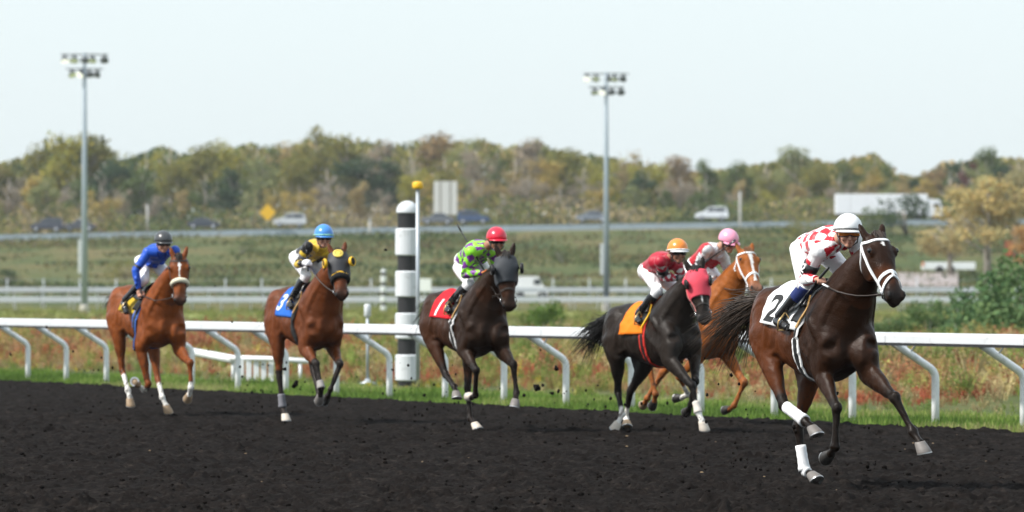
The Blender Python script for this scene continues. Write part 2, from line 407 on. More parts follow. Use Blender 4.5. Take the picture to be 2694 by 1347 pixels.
# ---- weeds of the infield (stuff): tufts with leaves and flower heads ----
M['weeds'] = painted('meadow weeds', .8, .3, .6, .15, translucent=.3)
def tuft(seed, nl=15, spread=.36, heads=True):
    r = np.random.default_rng(seed); V = []; F = []
    for i in range(nl):
        a = r.random() * 6.28; rr = spread * r.random() ** .6 * .5; ln = .45 + .55 * r.random(); le = spread * (.3 + r.random())
        x, y = rr * math.cos(a), rr * math.sin(a); b = r.random() * 6.28; wd = .012 + .016 * r.random()
        p0 = np.array((x, y, 0)); p2 = np.array((x + le * math.cos(a) * .8, y + le * math.sin(a) * .8, ln)); p1 = (p0 + p2) / 2 + np.array((0, 0, .12 * ln))
        sd = np.array((math.cos(b), math.sin(b), 0)) * wd; o = len(V)
        V += [p0 - sd * .4, p0 + sd * .4, p1 + sd, p1 - sd, p2]
        F += [(o, o + 1, o + 2), (o, o + 2, o + 3), (o + 3, o + 2, o + 4)]
        if heads:
            for k in range(9):
                c = p0 + (p2 - p0) * (.25 + .78 * r.random()) + r.normal(0, .06, 3); u = r.normal(0, 1, 3); u /= np.linalg.norm(u); v = np.cross(u, r.normal(0, 1, 3)); v /= np.linalg.norm(v)
                sz = .025 + .045 * r.random(); o = len(V); V += [c - u * sz, c + u * sz * .3 + v * sz, c + u * sz]; F += [(o, o + 1, o + 2)]
    return np.array(V), np.array(F)
TUFTS = [tuft(i) for i in range(5)]
def weeds(name, label, n, smin, smax, qmin, qmax, palette, h0, h1, seed, width=1.2, thresh=None, power=1.0, zf=None):
    r = np.random.default_rng(seed)
    q = qmin + (qmax - qmin) * r.random(n) ** power; s = smin + (smax - smin) * r.random(n)
    x, y = rail_xy(s, q)
    inview = (np.abs(x) < y * .115 + 5) & (y > 60) & (y < 478); x, y = x[inview], y[inview]
    nzv = vnoise(x, y * .5, seed, 3, .11)
    if thresh is not None:
        kk = nzv > thresh; x, y, nzv = x[kk], y[kk], nzv[kk]
    m_ = len(x); h = (h0 + (h1 - h0) * r.random(m_)) * (.6 + .8 * vnoise(x, y, seed + 1, 3, .2))
    h = h * (.28 + .72 * smooth01(rail_q(x, y), 2.5, 15))
    pal = np.array(palette); k = np.clip(vnoise(x, y, seed + 2, 3, .16) * 1.6 * len(pal) - .3 * len(pal) + r.normal(0, .8, m_), 0, len(pal) - 1).astype(int)
    cols = pal[k] * (.7 + .6 * r.random((m_, 1)))
    Vs, Fs, Cs = [], [], []; off = 0; which = r.integers(0, 5, m_)
    for w_ in range(5):
        kk = which == w_
        if not kk.any(): continue
        V, Fc, C = scatter(TUFTS[w_][0], TUFTS[w_][1], np.stack([x[kk], y[kk], (np.zeros(kk.sum()) if zf is None else zf(x[kk], y[kk])) - .03], 1), np.stack([h[kk] * width, h[kk] * width, h[kk]], 1), r.random(kk.sum()) * 6.28, cols[kk])
        C = C * (.8 + .4 * r.random((len(C), 1)))
        Vs.append(V); Fs.append(Fc + off); Cs.append(C); off += len(V)
    o = link(name, make_mesh(name, np.concatenate(Vs), np.concatenate(Fs), M['weeds'], False, np.concatenate(Cs))); tag(o, label, 'weeds', kind='stuff'); return o
OLIVE = [(.15, .21, .05), (.21, .26, .065), (.30, .29, .09), (.40, .33, .17), (.18, .24, .06), (.33, .26, .14), (.13, .19, .05)]
RED = [(.34, .10, .055), (.36, .16, .085), (.37, .23, .12), (.32, .26, .09), (.34, .14, .08), (.26, .26, .08)]
weeds('meadow_weeds', 'tangled olive and tan weeds covering the infield', 5200, -75, 45, 2.6, 60, OLIVE, .25, .75, 31, power=1.5)
weeds('red_weeds', 'patches of rust red autumn weeds in the infield', 9000, -75, 45, 4.5, 55, RED, .30, .72, 47, thresh=.49, power=1.4)
weeds('yellow_weeds', 'yellow flowering weeds near the grass verge', 900, -30, 45, 3.0, 14, [(.42, .34, .03), (.36, .33, .06), (.45, .40, .20)], .18, .42, 53, thresh=.45, power=1.3)
weeds('short_weeds', 'pale green rough grass in the far infield', 3600, -330, 20, 40, 130, [(.17, .21, .05), (.21, .23, .07), (.25, .24, .09)], .2, .45, 61, width=3.0)

# ---- running rail: sections carried on gooseneck posts ----
RAIL_H = 1.10
rail = empty('running_rail', (*P0, 0)); tag(rail, 'white running rail on gooseneck posts along the edge of the dirt', 'rail')
rp = MB()
arc = []
NL = np.array((-NIN[0], -NIN[1], 0))     # towards the track
def neck(h=.66):
    pts = [np.array((0, 0, -.06)), np.array((0, 0, .3)), np.array((0, 0, h - .12))]
    for k in range(1, 6):
        a = k / 5 * R(58); r_ = .16
        pts.append(np.array((0, 0, h - .12)) + NL * r_ * (1 - math.cos(a)) + np.array((0, 0, r_ * math.sin(a))))
    d = NL * math.sin(R(58)) + np.array((0, 0, math.cos(R(58))))
    tgt = RAIL_H - .10; ln = (tgt - pts[-1][2]) / d[2]
    pts.append(pts[-1] + d * ln * .5); pts.append(pts[-1] + d * ln * .5); return pts
NK = neck(); REACH = float(np.dot(NK[-1], NL))
post_me = MB().tube(NK, .047, 12, up=U.tolist() + [0]).mesh('post', M['white_paint'], True)
clip = MB()
base = NK[-3]; 
for sgn in (-1, 1):
    clip.tube([NK[-2] + np.array((0, 0, .02)), NK[-2] + np.array((U[0] * .18 * sgn, U[1] * .18 * sgn, .13)) - NL * .12 * 0, NK[-2] + np.array((U[0] * .22 * sgn, U[1] * .22 * sgn, RAIL_H - .08 - NK[-2][2])) + NL * .1], .011, 6)
clip_me = clip.mesh('bracket', M['galv'], True)
for i in range(-5, 21):
    x, y = rail_xy(i * STEP, 0)
    po = link('post', post_me, rail); po.location = (x - P0[0], y - P0[1], 0)
    br = link('bracket', clip_me, po)
prof = [(-.075, -.06), (-.075, .025), (-.06, .05), (-.03, .06), (.03, .06), (.06, .05), (.075, .025), (.075, -.06), (.05, -.068), (-.05, -.068)]
SEC = 3.66
def rail_section(L):
    v = []; f = []; n = len(prof)
    for e_ in (0.006, L - .006):
        for a, z in prof: v.append((U[0] * e_ + NL[0] * a, U[1] * e_ + NL[1] * a, z))
    for k in range(n): f.append((k, (k + 1) % n, n + (k + 1) % n, n + k))
    f.append(tuple(range(n))); f.append(tuple(range(2 * n - 1, n - 1, -1)))
    return make_mesh('rail_section', v, f, M['white_plastic'])
sec_me = rail_section(SEC)
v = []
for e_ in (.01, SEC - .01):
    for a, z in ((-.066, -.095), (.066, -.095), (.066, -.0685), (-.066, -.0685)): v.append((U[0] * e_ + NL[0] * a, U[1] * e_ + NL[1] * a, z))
shade_me = make_mesh('shade_strip', v, [(0, 1, 5, 4), (1, 2, 6, 5), (2, 3, 7, 6), (3, 0, 4, 7), (3, 2, 1, 0), (4, 5, 6, 7)], M['black_paint'])  # dark strip added below each section, standing in for the rail's underside shadow
for i in range(-4, 15):
    o = link('rail_section', sec_me, rail)
    o.location = (U[0] * (i * SEC + .9) + NL[0] * (REACH + .02), U[1] * (i * SEC + .9) + NL[1] * (REACH + .02), RAIL_H - .06)
    link('shade_strip', shade_me, o)

# ---- striped furlong pole and its neighbour with the yellow cap ----
def furlong_pole(name, base, label, s=1.0):
    root = empty(name, base); tag(root, label, 'pole', 'black and white striped distance poles')
    z = 0.0
    # (height, colour, radius)
    segs = [(.08, 'k', .165), (.445, 'w', .207), (.26, 'k', .167), (.44, 'w', .207), (.265, 'k', .167), (.44, 'w', .207), (.255, 'k', .167), (.46, 'w', .207), (.255, 'k', .167)]
    for h, c, r_ in segs:
        e_ = .02 if c == 'w' else 0
        pr = [(r_ - e_, 0), (r_, e_ + .001), (r_, h - e_ - .001), (r_ - e_, h)]
        MB().lathe([(a * s, q * s) for a, q in pr], (0, 0, z * s), 24).build('white_sleeve' if c == 'w' else 'black_band', M['white_plastic' if c == 'w' else 'black_paint'], root, False)
        z += h
    dome = [(.19 * math.cos(a), .02 + .19 * math.sin(a)) for a in np.linspace(0, 1.5, 9)]
    MB().lathe([(.16 * s, 0), (.19 * s, .004 * s)] + [(a * s, q * s) for a, q in dome], (0, 0, z * s), 24).build('dome', M['white_plastic'], root, True)
    return root
def gpt(px, D): return ((px - CXP) / FPX * D, D, 0)
furlong_pole('striped_pole', gpt(1072, 95.5), 'tall black and white striped pole with white dome behind the rail', 1.0)
p = gpt(1099, 94.6)
cp = empty('capped_pole', p); tag(cp, 'thin grey pole with yellow cap beside the tall striped pole', 'pole')
ztop = CAM_H + (HYP - 497) / FPX * 94.6
MB().tube([(0, 0, 0), (0, 0, ztop)], .032, 10, up=(1, 0, 0)).build('shaft', M['galv'], cp, True)
MB().lathe([(.04, 0), (.085, .01), (.09, .03), (.09, .09), (.075, .115), (.03, .125)], (0, 0, ztop), 16).build('cap', M['yellow'], cp, True)
furlong_pole('striped_pole', gpt(1009, 402), 'small far off striped pole standing by the back rails', 1.0)
# sensor post
p = gpt(967, 97.5); so = empty('sensor_post', p); tag(so, 'thin grey post on a foot plate with a white head, left of striped pole', 'post')
MB().tube([(0, 0, .03), (0, 0, 1.2)], .027, 10, up=(1, 0, 0)).build('shaft', M['galv'], so, True)
MB().lathe([(.14, 0), (.14, .02), (.05, .05), (.035, .09)], (0, 0, 0), 16).build('foot_plate', M['galv'], so, True)
MB().lathe([(.05, 0), (.06, .01), (.06, .19), (.045, .22)], (0, 0, 1.15), 14).build('head', M['white_plastic'], so, True)
# low white slatted barrier behind the rail
bz = empty('slatted_barrier', gpt(670, 101.5)); tag(bz, 'low white slatted barrier with a sloping beam behind the rail', 'barrier')
o0 = np.array(gpt(670, 101.5))
def loc(px, D, z): q = np.array(gpt(px, D)); return (q - o0) + np.array((0, 0, z))
for k in range(6):
    q = loc(635 + k * 19.6, 101.5 + .0 * k, .19); MB().box(q, (.095, .03, .42), bevel=.006).build('slat', M['white_paint'], bz)
MB().tube([loc(605, 101.6, .40), loc(700, 101.4, .385), loc(825, 100.8, .345)], .045, 8).build('top_rail', M['white_paint'], bz, True)
MB().tube([loc(508, 104.5, .47), loc(613, 101.7, .37)], .075, 8).build('sloping_beam', M['white_paint'], bz, True)
MB().tube([loc(790, 101, .34), loc(790, 101, -.05)], .03, 8, up=(1, 0, 0)).build('leg', M['white_paint'], bz, True)
MB().tube([loc(613, 101.8, .36), loc(613, 101.8, -.05)], .03, 8, up=(1, 0, 0)).build('leg', M['white_paint'], bz, True)

# ---- back straight: two far rails, dark dirt between, lamp masts ----
def strip(name, y0, y1, z, mat, x0=-260, x1=260):
    o = link(name, make_mesh(name, [(x0, y0, z), (x1, y0, z), (x1, y1, z), (x0, y1, z)], [(0, 1, 2, 3)], mat)); tag(o, kind='structure'); return o
strip('back_track', 436, 462, .02, M_DIRT)
M_PALE = plain('mown pale grass', (.22, .25, .075), .9, var=.25, scale=.15, spec=.1)
strip('mown_strip', 330, 430, .012, M_PALE)
M['far_rail'] = plain('weathered grey white rail', (.50, .53, .56), .5, var=.08, scale=.6)
def far_rail(name, label, D, ztop, th, n_step, xa=-60, xb=60, posts=True, sag=.0):
    root = empty(name, (0, D, 0)); tag(root, label, 'rail')
    x = xa; me = MB().box((n_step, 0, ztop - th / 2), (n_step * 2 - .03, .16, th), bevel=.03).mesh('rail_section', M['far_rail'])
    pm = MB().tube([(0, .25, 0), (0, .25, ztop * .55), (0, .12, ztop * .75), (0, 0, ztop - th)], .06, 8, up=(1, 0, 0)).mesh('post', M['white_paint'], True)
    while x < xb:
        o = link('rail_section', me, root); o.location = (x, 0, 0)
        for k in range(2):
            if posts: q = link('post', pm, root); q.location = (x + k * n_step + .3, 0, 0)
        x += 2 * n_step
far_rail('far_rail', 'nearer white rail of the back straight, low and on short posts', 434, 1.12, .42, 2.25, -72, 72)
far_rail('far_rail', 'farther white rail of the back straight, along the foot of bank', 470, 1.86, .40, 2.3, -76, 76)

M_LAMPG = plain('lamp reflector glass', (.85, .88, .9), .35, var=.03, spec=1.0)
M_LIT = plain('lit lamp lens', (.95, .96, .95), .1)
M_LIT.node_tree.nodes['Principled BSDF'].inputs['Emission Color'].default_value = (1, .99, .96, 1); M_LIT.node_tree.nodes['Principled BSDF'].inputs['Emission Strength'].default_value = .7
M_LAMPB = plain('lamp housing', (.10, .11, .12), .5, .3)
def mast(px, py_top, D, label, seed, arm_px=62):
    r = random.Random(seed); base = gpt(px, D); root = empty('floodlight_mast', base); tag(root, label, 'floodlight', 'floodlight masts')
    H_ = CAM_H + (HYP - py_top) / FPX * D
    MB().tube([(0, 0, 0), (0, 0, H_ * .5), (0, 0, H_)], [.24, .20, .12], 14, up=(1, 0, 0)).build('pole', M['pole_steel'], root, True)
    MB().lathe([(.34, 0), (.34, .5), (.28, .6)], (0, 0, 0), 14).build('base', plain('concrete base', (.42, .40, .36), .85), root)
    MB().box((-.30, .1, 4.0), (.30, .3, 2.4), bevel=.04).build('control_box', M['far_rail'], root)
    for row, (dz, n_, half) in enumerate(((-.12, 5, arm_px), (-1.15, 4, arm_px * .78))):
        hw = half / FPX * D
        br = MB().box((0, 0, H_ + dz), (hw * 2, .09, .09)).build('cross_arm', M_LAMPB, root)
        for k in range(n_):
            x = -hw + 2 * hw * (k + .5) / n_ + r.uniform(-.12, .12); tilt = R(r.uniform(48, 66)); turn = r.uniform(-.7, .7)
            d = np.array((math.sin(turn) * math.cos(tilt) * .9, -math.cos(turn) * math.cos(tilt), -math.sin(tilt)))
            if k in (n_ - 1, n_ // 2): d[1] *= -1
            c = np.array((x, 0, H_ + dz - .18)); lamp = MB()
            lamp.tube([c - d * .10, c, c + d * .16, c + d * .34], [.10, .17, .27, .33], 12)
            l_ = lamp.build('lamp_head', M_LAMPB, br, True)
            MB().tube([c + d * .335, c + d * .36], [.315, .30], 12).build('lens', M_LIT if (k + row) % 2 == 0 else M_LAMPG, br, True)
    return root
mast(222.5, 139, 404, 'left floodlight mast on a grey pole by the back rails', 1)
mast(1595, 190, 438, 'right floodlight mast on a grey pole behind the black horse', 4, 60)

# ---- mesh fence along the foot of the bank ----
fr = empty('bank_fence', (0, 492, float(ground_z(0, 492)))); tag(fr, 'thin wire fence with grey posts along the foot of the bank', 'fence')
pm = MB().tube([(0, 0, -.2), (0, 0, 2.35)], .05, 6, up=(1, 0, 0)).mesh('post', M['galv'], True)
for k in range(-16, 17):
    x = k * 3.15 + .4
    if k % 7 == 5: continue
    q = link('post', pm, fr); q.location = (x, 0, float(ground_z(x, 492)) - fr.location.z)
for zz in (.3, .9, 1.5, 2.2):
    MB().tube([(x, 0, zz) for x in np.linspace(-52, 52, 12)], .008, 4).build('wire', M['galv'], fr)
# ------------------------------------------------------------------ highway on the bank
M_ASPH = plain('asphalt', (.055, .057, .06), .85, var=.2, scale=.5)
hx = np.linspace(-170, 170, 80); hv = []; 
for x in hx:
    for y in (772.6, 798): hv.append((x, y, float(road_z(x)) + .06))
o = link('highway', make_mesh('highway', hv, [(2 * i, 2 * i + 2, 2 * i + 3, 2 * i + 1) for i in range(len(hx) - 1)], M_ASPH)); tag(o, kind='structure')
gr = empty('guardrail', (0, 772, 0)); tag(gr, 'long grey guardrail along the near edge of the highway', 'guardrail')
M_BEAM = plain('guardrail steel', (.27, .33, .37), .6, .1, var=.12, scale=.6)
M_CONC = plain('pale gravel kerb', (.46, .44, .41), .9, var=.15, scale=.8)
GP = [(-.03, .28), (.03, .33), (-.02, .42), (.03, .52), (-.03, .58)]
seg = np.linspace(-136, 136, 69)
for a, b_ in zip(seg[:-1], seg[1:]):
    za, zb = float(road_z(a)) - .62, float(road_z(b_)) - .62; v = []
    for x, z in ((a + .02, za), (b_ - .02, zb)):
        for dy, dz in [(-.06, -.12), (-.10, .05), (-.06, .2), (-.10, .38), (-.06, .60), (.0, .60), (.0, -.12)]: v.append((x, dy, z + dz))
    f = [(k, (k + 1) % 7, 7 + (k + 1) % 7, 7 + k) for k in range(7)] + [tuple(range(6, -1, -1)), tuple(range(7, 14))]
    make = link('beam', make_mesh('beam', v, f, M_BEAM), gr)
    MB().box(((a + b_) / 2, .08, (za + zb) / 2 + .25), (.12, .12, .75)).build('post', M['wood'], gr)
    v = [(a, -.5, za - 1.1), (b_, -.5, zb - 1.1), (b_, -.5, zb - .14), (a, -.5, za - .14), (a, .6, za - 1.1), (b_, .6, zb - 1.1), (b_, .6, zb - .10), (a, .6, za - .10)]
    link('kerb', make_mesh('kerb', v, [(0, 1, 2, 3), (7, 6, 5, 4), (3, 2, 6, 7), (0, 4, 5, 1), (0, 3, 7, 4), (1, 5, 6, 2)], M_CONC), gr)

# ---- cars ----
def car(px, D, label, col, kind='sedan', face=1, rough=.25):
    x = (px - CXP) / FPX * D; root = empty('car', (x, D, float(road_z(x)) + .08)); tag(root, label, 'car', 'cars on the highway')
    root.rotation_euler = (0, 0, 0 if face > 0 else math.pi); root.scale = (1, 1, 1.18); root.location.z += .22
    mat = plain('car paint ' + label[:18], col, rough, .25, var=.04, spec=.6)
    pr = {'sedan': [(-2.25, .35), (-2.28, .62), (-2.2, .88), (-1.55, .95), (-1.0, 1.38), (-.2, 1.45), (.45, 1.40), (1.15, .98), (2.0, .86), (2.25, .68), (2.27, .35)],
          'suv': [(-2.25, .38), (-2.3, .7), (-2.22, 1.05), (-2.0, 1.62), (-1.2, 1.72), (-.2, 1.72), (.45, 1.62), (1.0, 1.12), (1.95, .98), (2.25, .8), (2.28, .38)]}[kind]
    Wd = .88
    v = []; f = []; n = len(pr)
    for side in (-1, 1):
        for X, Z in pr:
            k = 1 - .16 * max(0, (Z - .9)) / .6; v.append((X, side * Wd * k, Z))
    f.append(tuple(range(n))); f.append(tuple(range(2 * n - 1, n - 1, -1)))
    for k in range(n): f.append((k, n + k, n + (k + 1) % n, (k + 1) % n))
    body = link('body', make_mesh('body', v, f, mat), root)
    bv = body.modifiers.new('b', 'BEVEL'); bv.width = .06; bv.segments = 2
    top = 1.33 if kind == 'sedan' else 1.58; lo = .97 if kind == 'sedan' else 1.12
    a = [(-1.30, lo), (-.95, top), (-.28, top + .02), (-.28, lo)]; b_ = [(-.2, lo), (-.2, top + .02), (.40, top - .02), (.95, lo)]
    if kind == 'suv': a = [(-1.9, lo), (-1.8, top), (-.5, top + .04), (-.5, lo)]; b_ = [(-.4, lo), (-.4, top + .04), (.38, top - .02), (.85, lo)]
    for side in (-1, 1):
        for q in (a, b_):
            vv = [(X, side * (Wd * (1 - .16 * max(0, Z - .9) / .6) + .008), Z) for X, Z in q]; vv += [(X, Y - side * .03, Z) for X, Y, Z in vv]
            link('side_window', make_mesh('side_window', vv, [(0, 1, 2, 3), (7, 6, 5, 4), (0, 4, 5, 1), (1, 5, 6, 2), (2, 6, 7, 3), (3, 7, 4, 0)], M['glass']), root)
        for X in (-1.38, 1.38):
            wh = MB().tube([(X, side * .72, .33), (X, side * .90, .33)], .33, 16, up=(0, 0, 1)).build('wheel', M['rubber'], root, True)
            MB().tube([(X, side * .89, .33), (X, side * .915, .33)], .2, 12, up=(0, 0, 1)).build('rim', M['galv'], wh, True)
        MB().box((2.18, side * .62, .72), (.14, .34, .14), bevel=.03).build('headlight', M_LAMPG, root)
        MB().box((-2.2, side * .66, .82), (.12, .28, .16), bevel=.03).build('tail_light', plain('red tail light', (.5, .02, .015), .3), root)
    return root
car(123, 781, 'dark grey car leftmost on the highway', (.06, .065, .085), 'suv', -1)
car(210, 783, 'charcoal car half hidden by the left floodlight pole', (.10, .105, .12), 'sedan', -1)
car(536, 785, 'dark car with red tail light above the blue rider', (.06, .07, .09), 'sedan', 1)
car(762, 781, 'silver car right of the yellow diamond sign', (.55, .57, .58), 'suv', -1)
car(1151, 781, 'dark grey sedan under the white sign panel', (.16, .175, .20), 'sedan', -1)
car(1245, 784, 'dark blue car right of the white sign panel', (.05, .085, .17), 'suv', 1)
car(1558, 782, 'grey car just left of the right floodlight pole', (.22, .25, .29), 'sedan', -1)
car(1872, 783, 'white car above the pink helmeted rider', (.78, .80, .82), 'suv', -1)

# ---- lorry on the highway, right ----
x = (2318 - CXP) / FPX * 786; lo = empty('lorry', (x, 786, float(road_z(x)) + .08)); tag(lo, 'long white box lorry on the highway behind trees', 'lorry')
M_TRUCK = plain('white lorry panels', (.84, .86, .88), .45, var=.05, scale=.8)
for k in range(6): MB().box((-5.3 + k * 2.12, 0, 2.35), (2.09, 2.5, 2.75), bevel=.03).build('box_panel', M_TRUCK, lo)
MB().box((0, 0, .85), (12.6, 2.2, .2)).build('chassis', M['black_paint'], lo)
cab = MB().add([(6.3, -1.15, .6), (8.4, -1.15, .6), (8.4, -1.15, 1.7), (8.0, -1.15, 2.9), (6.3, -1.15, 3.1), (6.3, 1.15, .6), (8.4, 1.15, .6), (8.4, 1.15, 1.7), (8.0, 1.15, 2.9), (6.3, 1.15, 3.1)],
   [(0, 1, 2, 3, 4), (9, 8, 7, 6, 5), (0, 5, 6, 1), (1, 6, 7, 2), (2, 7, 8, 3), (3, 8, 9, 4), (4, 9, 5, 0)]).build('cab', M_TRUCK, lo)
MB().box((7.6, -1.16, 2.1), (.8, .03, .7)).build('cab_window', M['glass'], lo)
for X in (-5.0, -3.9, 5.0, 7.5):
    for s in (-1, 1): MB().tube([(X, s * .85, .48), (X, s * 1.18, .48)], .48, 14, up=(0, 0, 1)).build('wheel', M['rubber'], lo, True)

# ---- signs ----
x, z0 = (704 - CXP) / FPX * 771, float(road_z(0)); sg = empty('warning_sign', (x, 771, float(road_z(x)) - .2)); tag(sg, 'yellow diamond warning sign beside the highway', 'sign')
zc = CAM_H + (HYP - 559) / FPX * 771 - sg.location.z
r_ = 1.18; MB().add([(0, -.05, zc - r_), (r_ * .95, -.05, zc), (0, -.05, zc + r_), (-r_ * .95, -.05, zc), (0, -.02, zc - r_), (r_ * .95, -.02, zc), (0, -.02, zc + r_), (-r_ * .95, -.02, zc)],
   [(0, 1, 2, 3), (7, 6, 5, 4), (0, 4, 5, 1), (1, 5, 6, 2), (2, 6, 7, 3), (3, 7, 4, 0)]).build('panel', M['yellow'], sg)
MB().tube([(0, .03, -.3), (0, .03, zc + .6)], .05, 8, up=(1, 0, 0)).build('post', M['galv'], sg, True)
x = (1172 - CXP) / FPX * 798; sp = empty('sign_panel', (x, 798, float(road_z(x)))); tag(sp, 'tall pale sign panel of three upright boards above highway', 'sign')
za = CAM_H + (HYP - 565) / FPX * 798 - sp.location.z; zb = CAM_H + (HYP - 477) / FPX * 798 - sp.location.z
for k, xx in enumerate((-1.22, 0, 1.22)): MB().box((xx, 0, (za + zb) / 2), ((.86, 1.2, .86)[k], .06, zb - za), bevel=.02).build('board', plain('pale sign board', (.62, .62, .57), .6, var=.08), sp)
for xx in (-.66, .66): MB().box((xx, .10, (za + zb) / 2 - .6), (.16, .14, zb - za + 1.6)).build('upright', M['wood'], sp)
for px, py0, D, lab in ((973, 580, 771, 'grey roadside post left of the tall striped pole'), (1947, 505, 771, 'grey roadside post behind the pink helmeted rider'), (388, 540, 801, 'pale roadside post above the blue rider')):
    x = (px - CXP) / FPX * D; po = empty('roadside_post', (x, D, float(road_z(x)) - 4.5 if D < 790 else float(road_z(x)))); tag(po, lab, 'post', 'roadside posts')
    zt = CAM_H + (HYP - py0) / FPX * D - po.location.z
    MB().tube([(0, 0, 0), (0, 0, zt)], .16, 8, up=(1, 0, 0)).build('shaft', plain('grey post', (.40, .40, .38), .8), po, True)
    MB().box((0, 0, zt + .06), (.44, .3, .12), bevel=.02).build('cap', M['galv'], po)
# white board near the back rails, white parked van
p = gpt(1118, 420); wb = empty('white_board', p); tag(wb, 'small white board on a post by the back rails', 'sign')
MB().box((0, 0, 2.0), (.92, .06, .95), bevel=.02).build('panel', M['white_paint'], wb); MB().tube([(0, .06, 0), (0, .06, 2.2)], .05, 8, up=(1, 0, 0)).build('post', M['galv'], wb)
def van(px, py, D, label, L=2.4, face=1):
    c = at(px, py, D); zg = float(ground_z(c.x, D)); root = empty('white_van', (c.x, D, zg)); tag(root, label, 'van')
    h = max(1.5, c.z - zg + .5); 
    pr = [(-.5, .25), (-.5, .95), (-.42, 1.0), (.22, 1.0), (.36, .62), (.5, .52), (.5, .25)]
    v = [(X * L, s * .85, Z * h) for s in (-1, 1) for X, Z in pr]; n = len(pr)
    f = [tuple(range(n)), tuple(range(2 * n - 1, n - 1, -1))] + [(k, n + k, n + (k + 1) % n, (k + 1) % n) for k in range(n)]
    link('body', make_mesh('body', v, f, M_TRUCK), root)
    MB().box((.18 * L, -.86, .78 * h), (.2 * L, .03, .22 * h)).build('side_window', M['glass'], root)
    for X in (-.33, .33): MB().tube([(X * L, -.7, .2 * h), (X * L, -.9, .2 * h)], .2 * h, 12, up=(0, 0, 1)).build('wheel', M['rubber'], root, True)
van(1397, 742, 505, 'white van parked behind the hooded dark brown horse', 3.0)
# right: white trailer, red barn, gravel lot on the bank
D = 598; c = at(2495, 700, D); tl = empty('cargo_trailer', (c.x, D, float(ground_z(c.x, D)))); tag(tl, 'low white cargo trailer on the bank at right', 'trailer')
zt = CAM_H + (HYP - 690) / FPX * D - tl.location.z; zl = max(.5, zt - 1.25)
for k in range(3): MB().box((-1.85 + k * 1.85, 0, (zt + zl) / 2), (1.83, 2.0, zt - zl), bevel=.03).build('side_panel', M_TRUCK, tl)
MB().box((-2.75, -1.02, (zt + zl) / 2 + .2), (.22, .05, .5)).build('marker_light', plain('orange marker', (.7, .2, .03), .4), tl)
for X in (-1, .2): MB().tube([(X, -.8, .45), (X, -1.05, .45)], .45, 12, up=(0, 0, 1)).build('wheel', M['rubber'], tl, True)
c = at(2662, 690, 640); bn = empty('barn', (c.x, 640, float(ground_z(c.x, 640)))); tag(bn, 'small red barn with white walls low at the right edge', 'barn')
zr = CAM_H + (HYP - 668) / FPX * 640 - bn.location.z
M_BARN = plain('barn red roof', (.33, .05, .03), .7, var=.12)
MB().box((0, 2, (zr - 1.3) / 2), (4.4, 4, zr - 1.3)).build('wall', M['white_paint'], bn)
MB().add([(-2.5, -.4, zr - 1.3), (0, -.4, zr), (2.5, -.4, zr - 1.3), (-2.5, 4.3, zr - 1.3), (0, 4.3, zr), (2.5, 4.3, zr - 1.3)], [(0, 2, 1), (3, 4, 5), (0, 1, 4, 3), (1, 2, 5, 4), (0, 3, 5, 2)]).build('roof', M_BARN, bn)
MB().box((-.2, -.02, .9), (1.2, .06, 1.8)).build('door', M_BARN, bn)
gl = []
for y in np.linspace(545, 592, 6):
    for px in (2340, 2520): x = (px - CXP) / FPX * y; gl.append((x, y, float(ground_z(x, y)) + .35))
o = link('gravel_lot', make_mesh('gravel_lot', gl, [(2 * i, 2 * i + 1, 2 * i + 3, 2 * i + 2) for i in range(5)], plain('gravel', (.30, .26, .25), .95, var=.2, scale=.6))); tag(o, kind='structure')

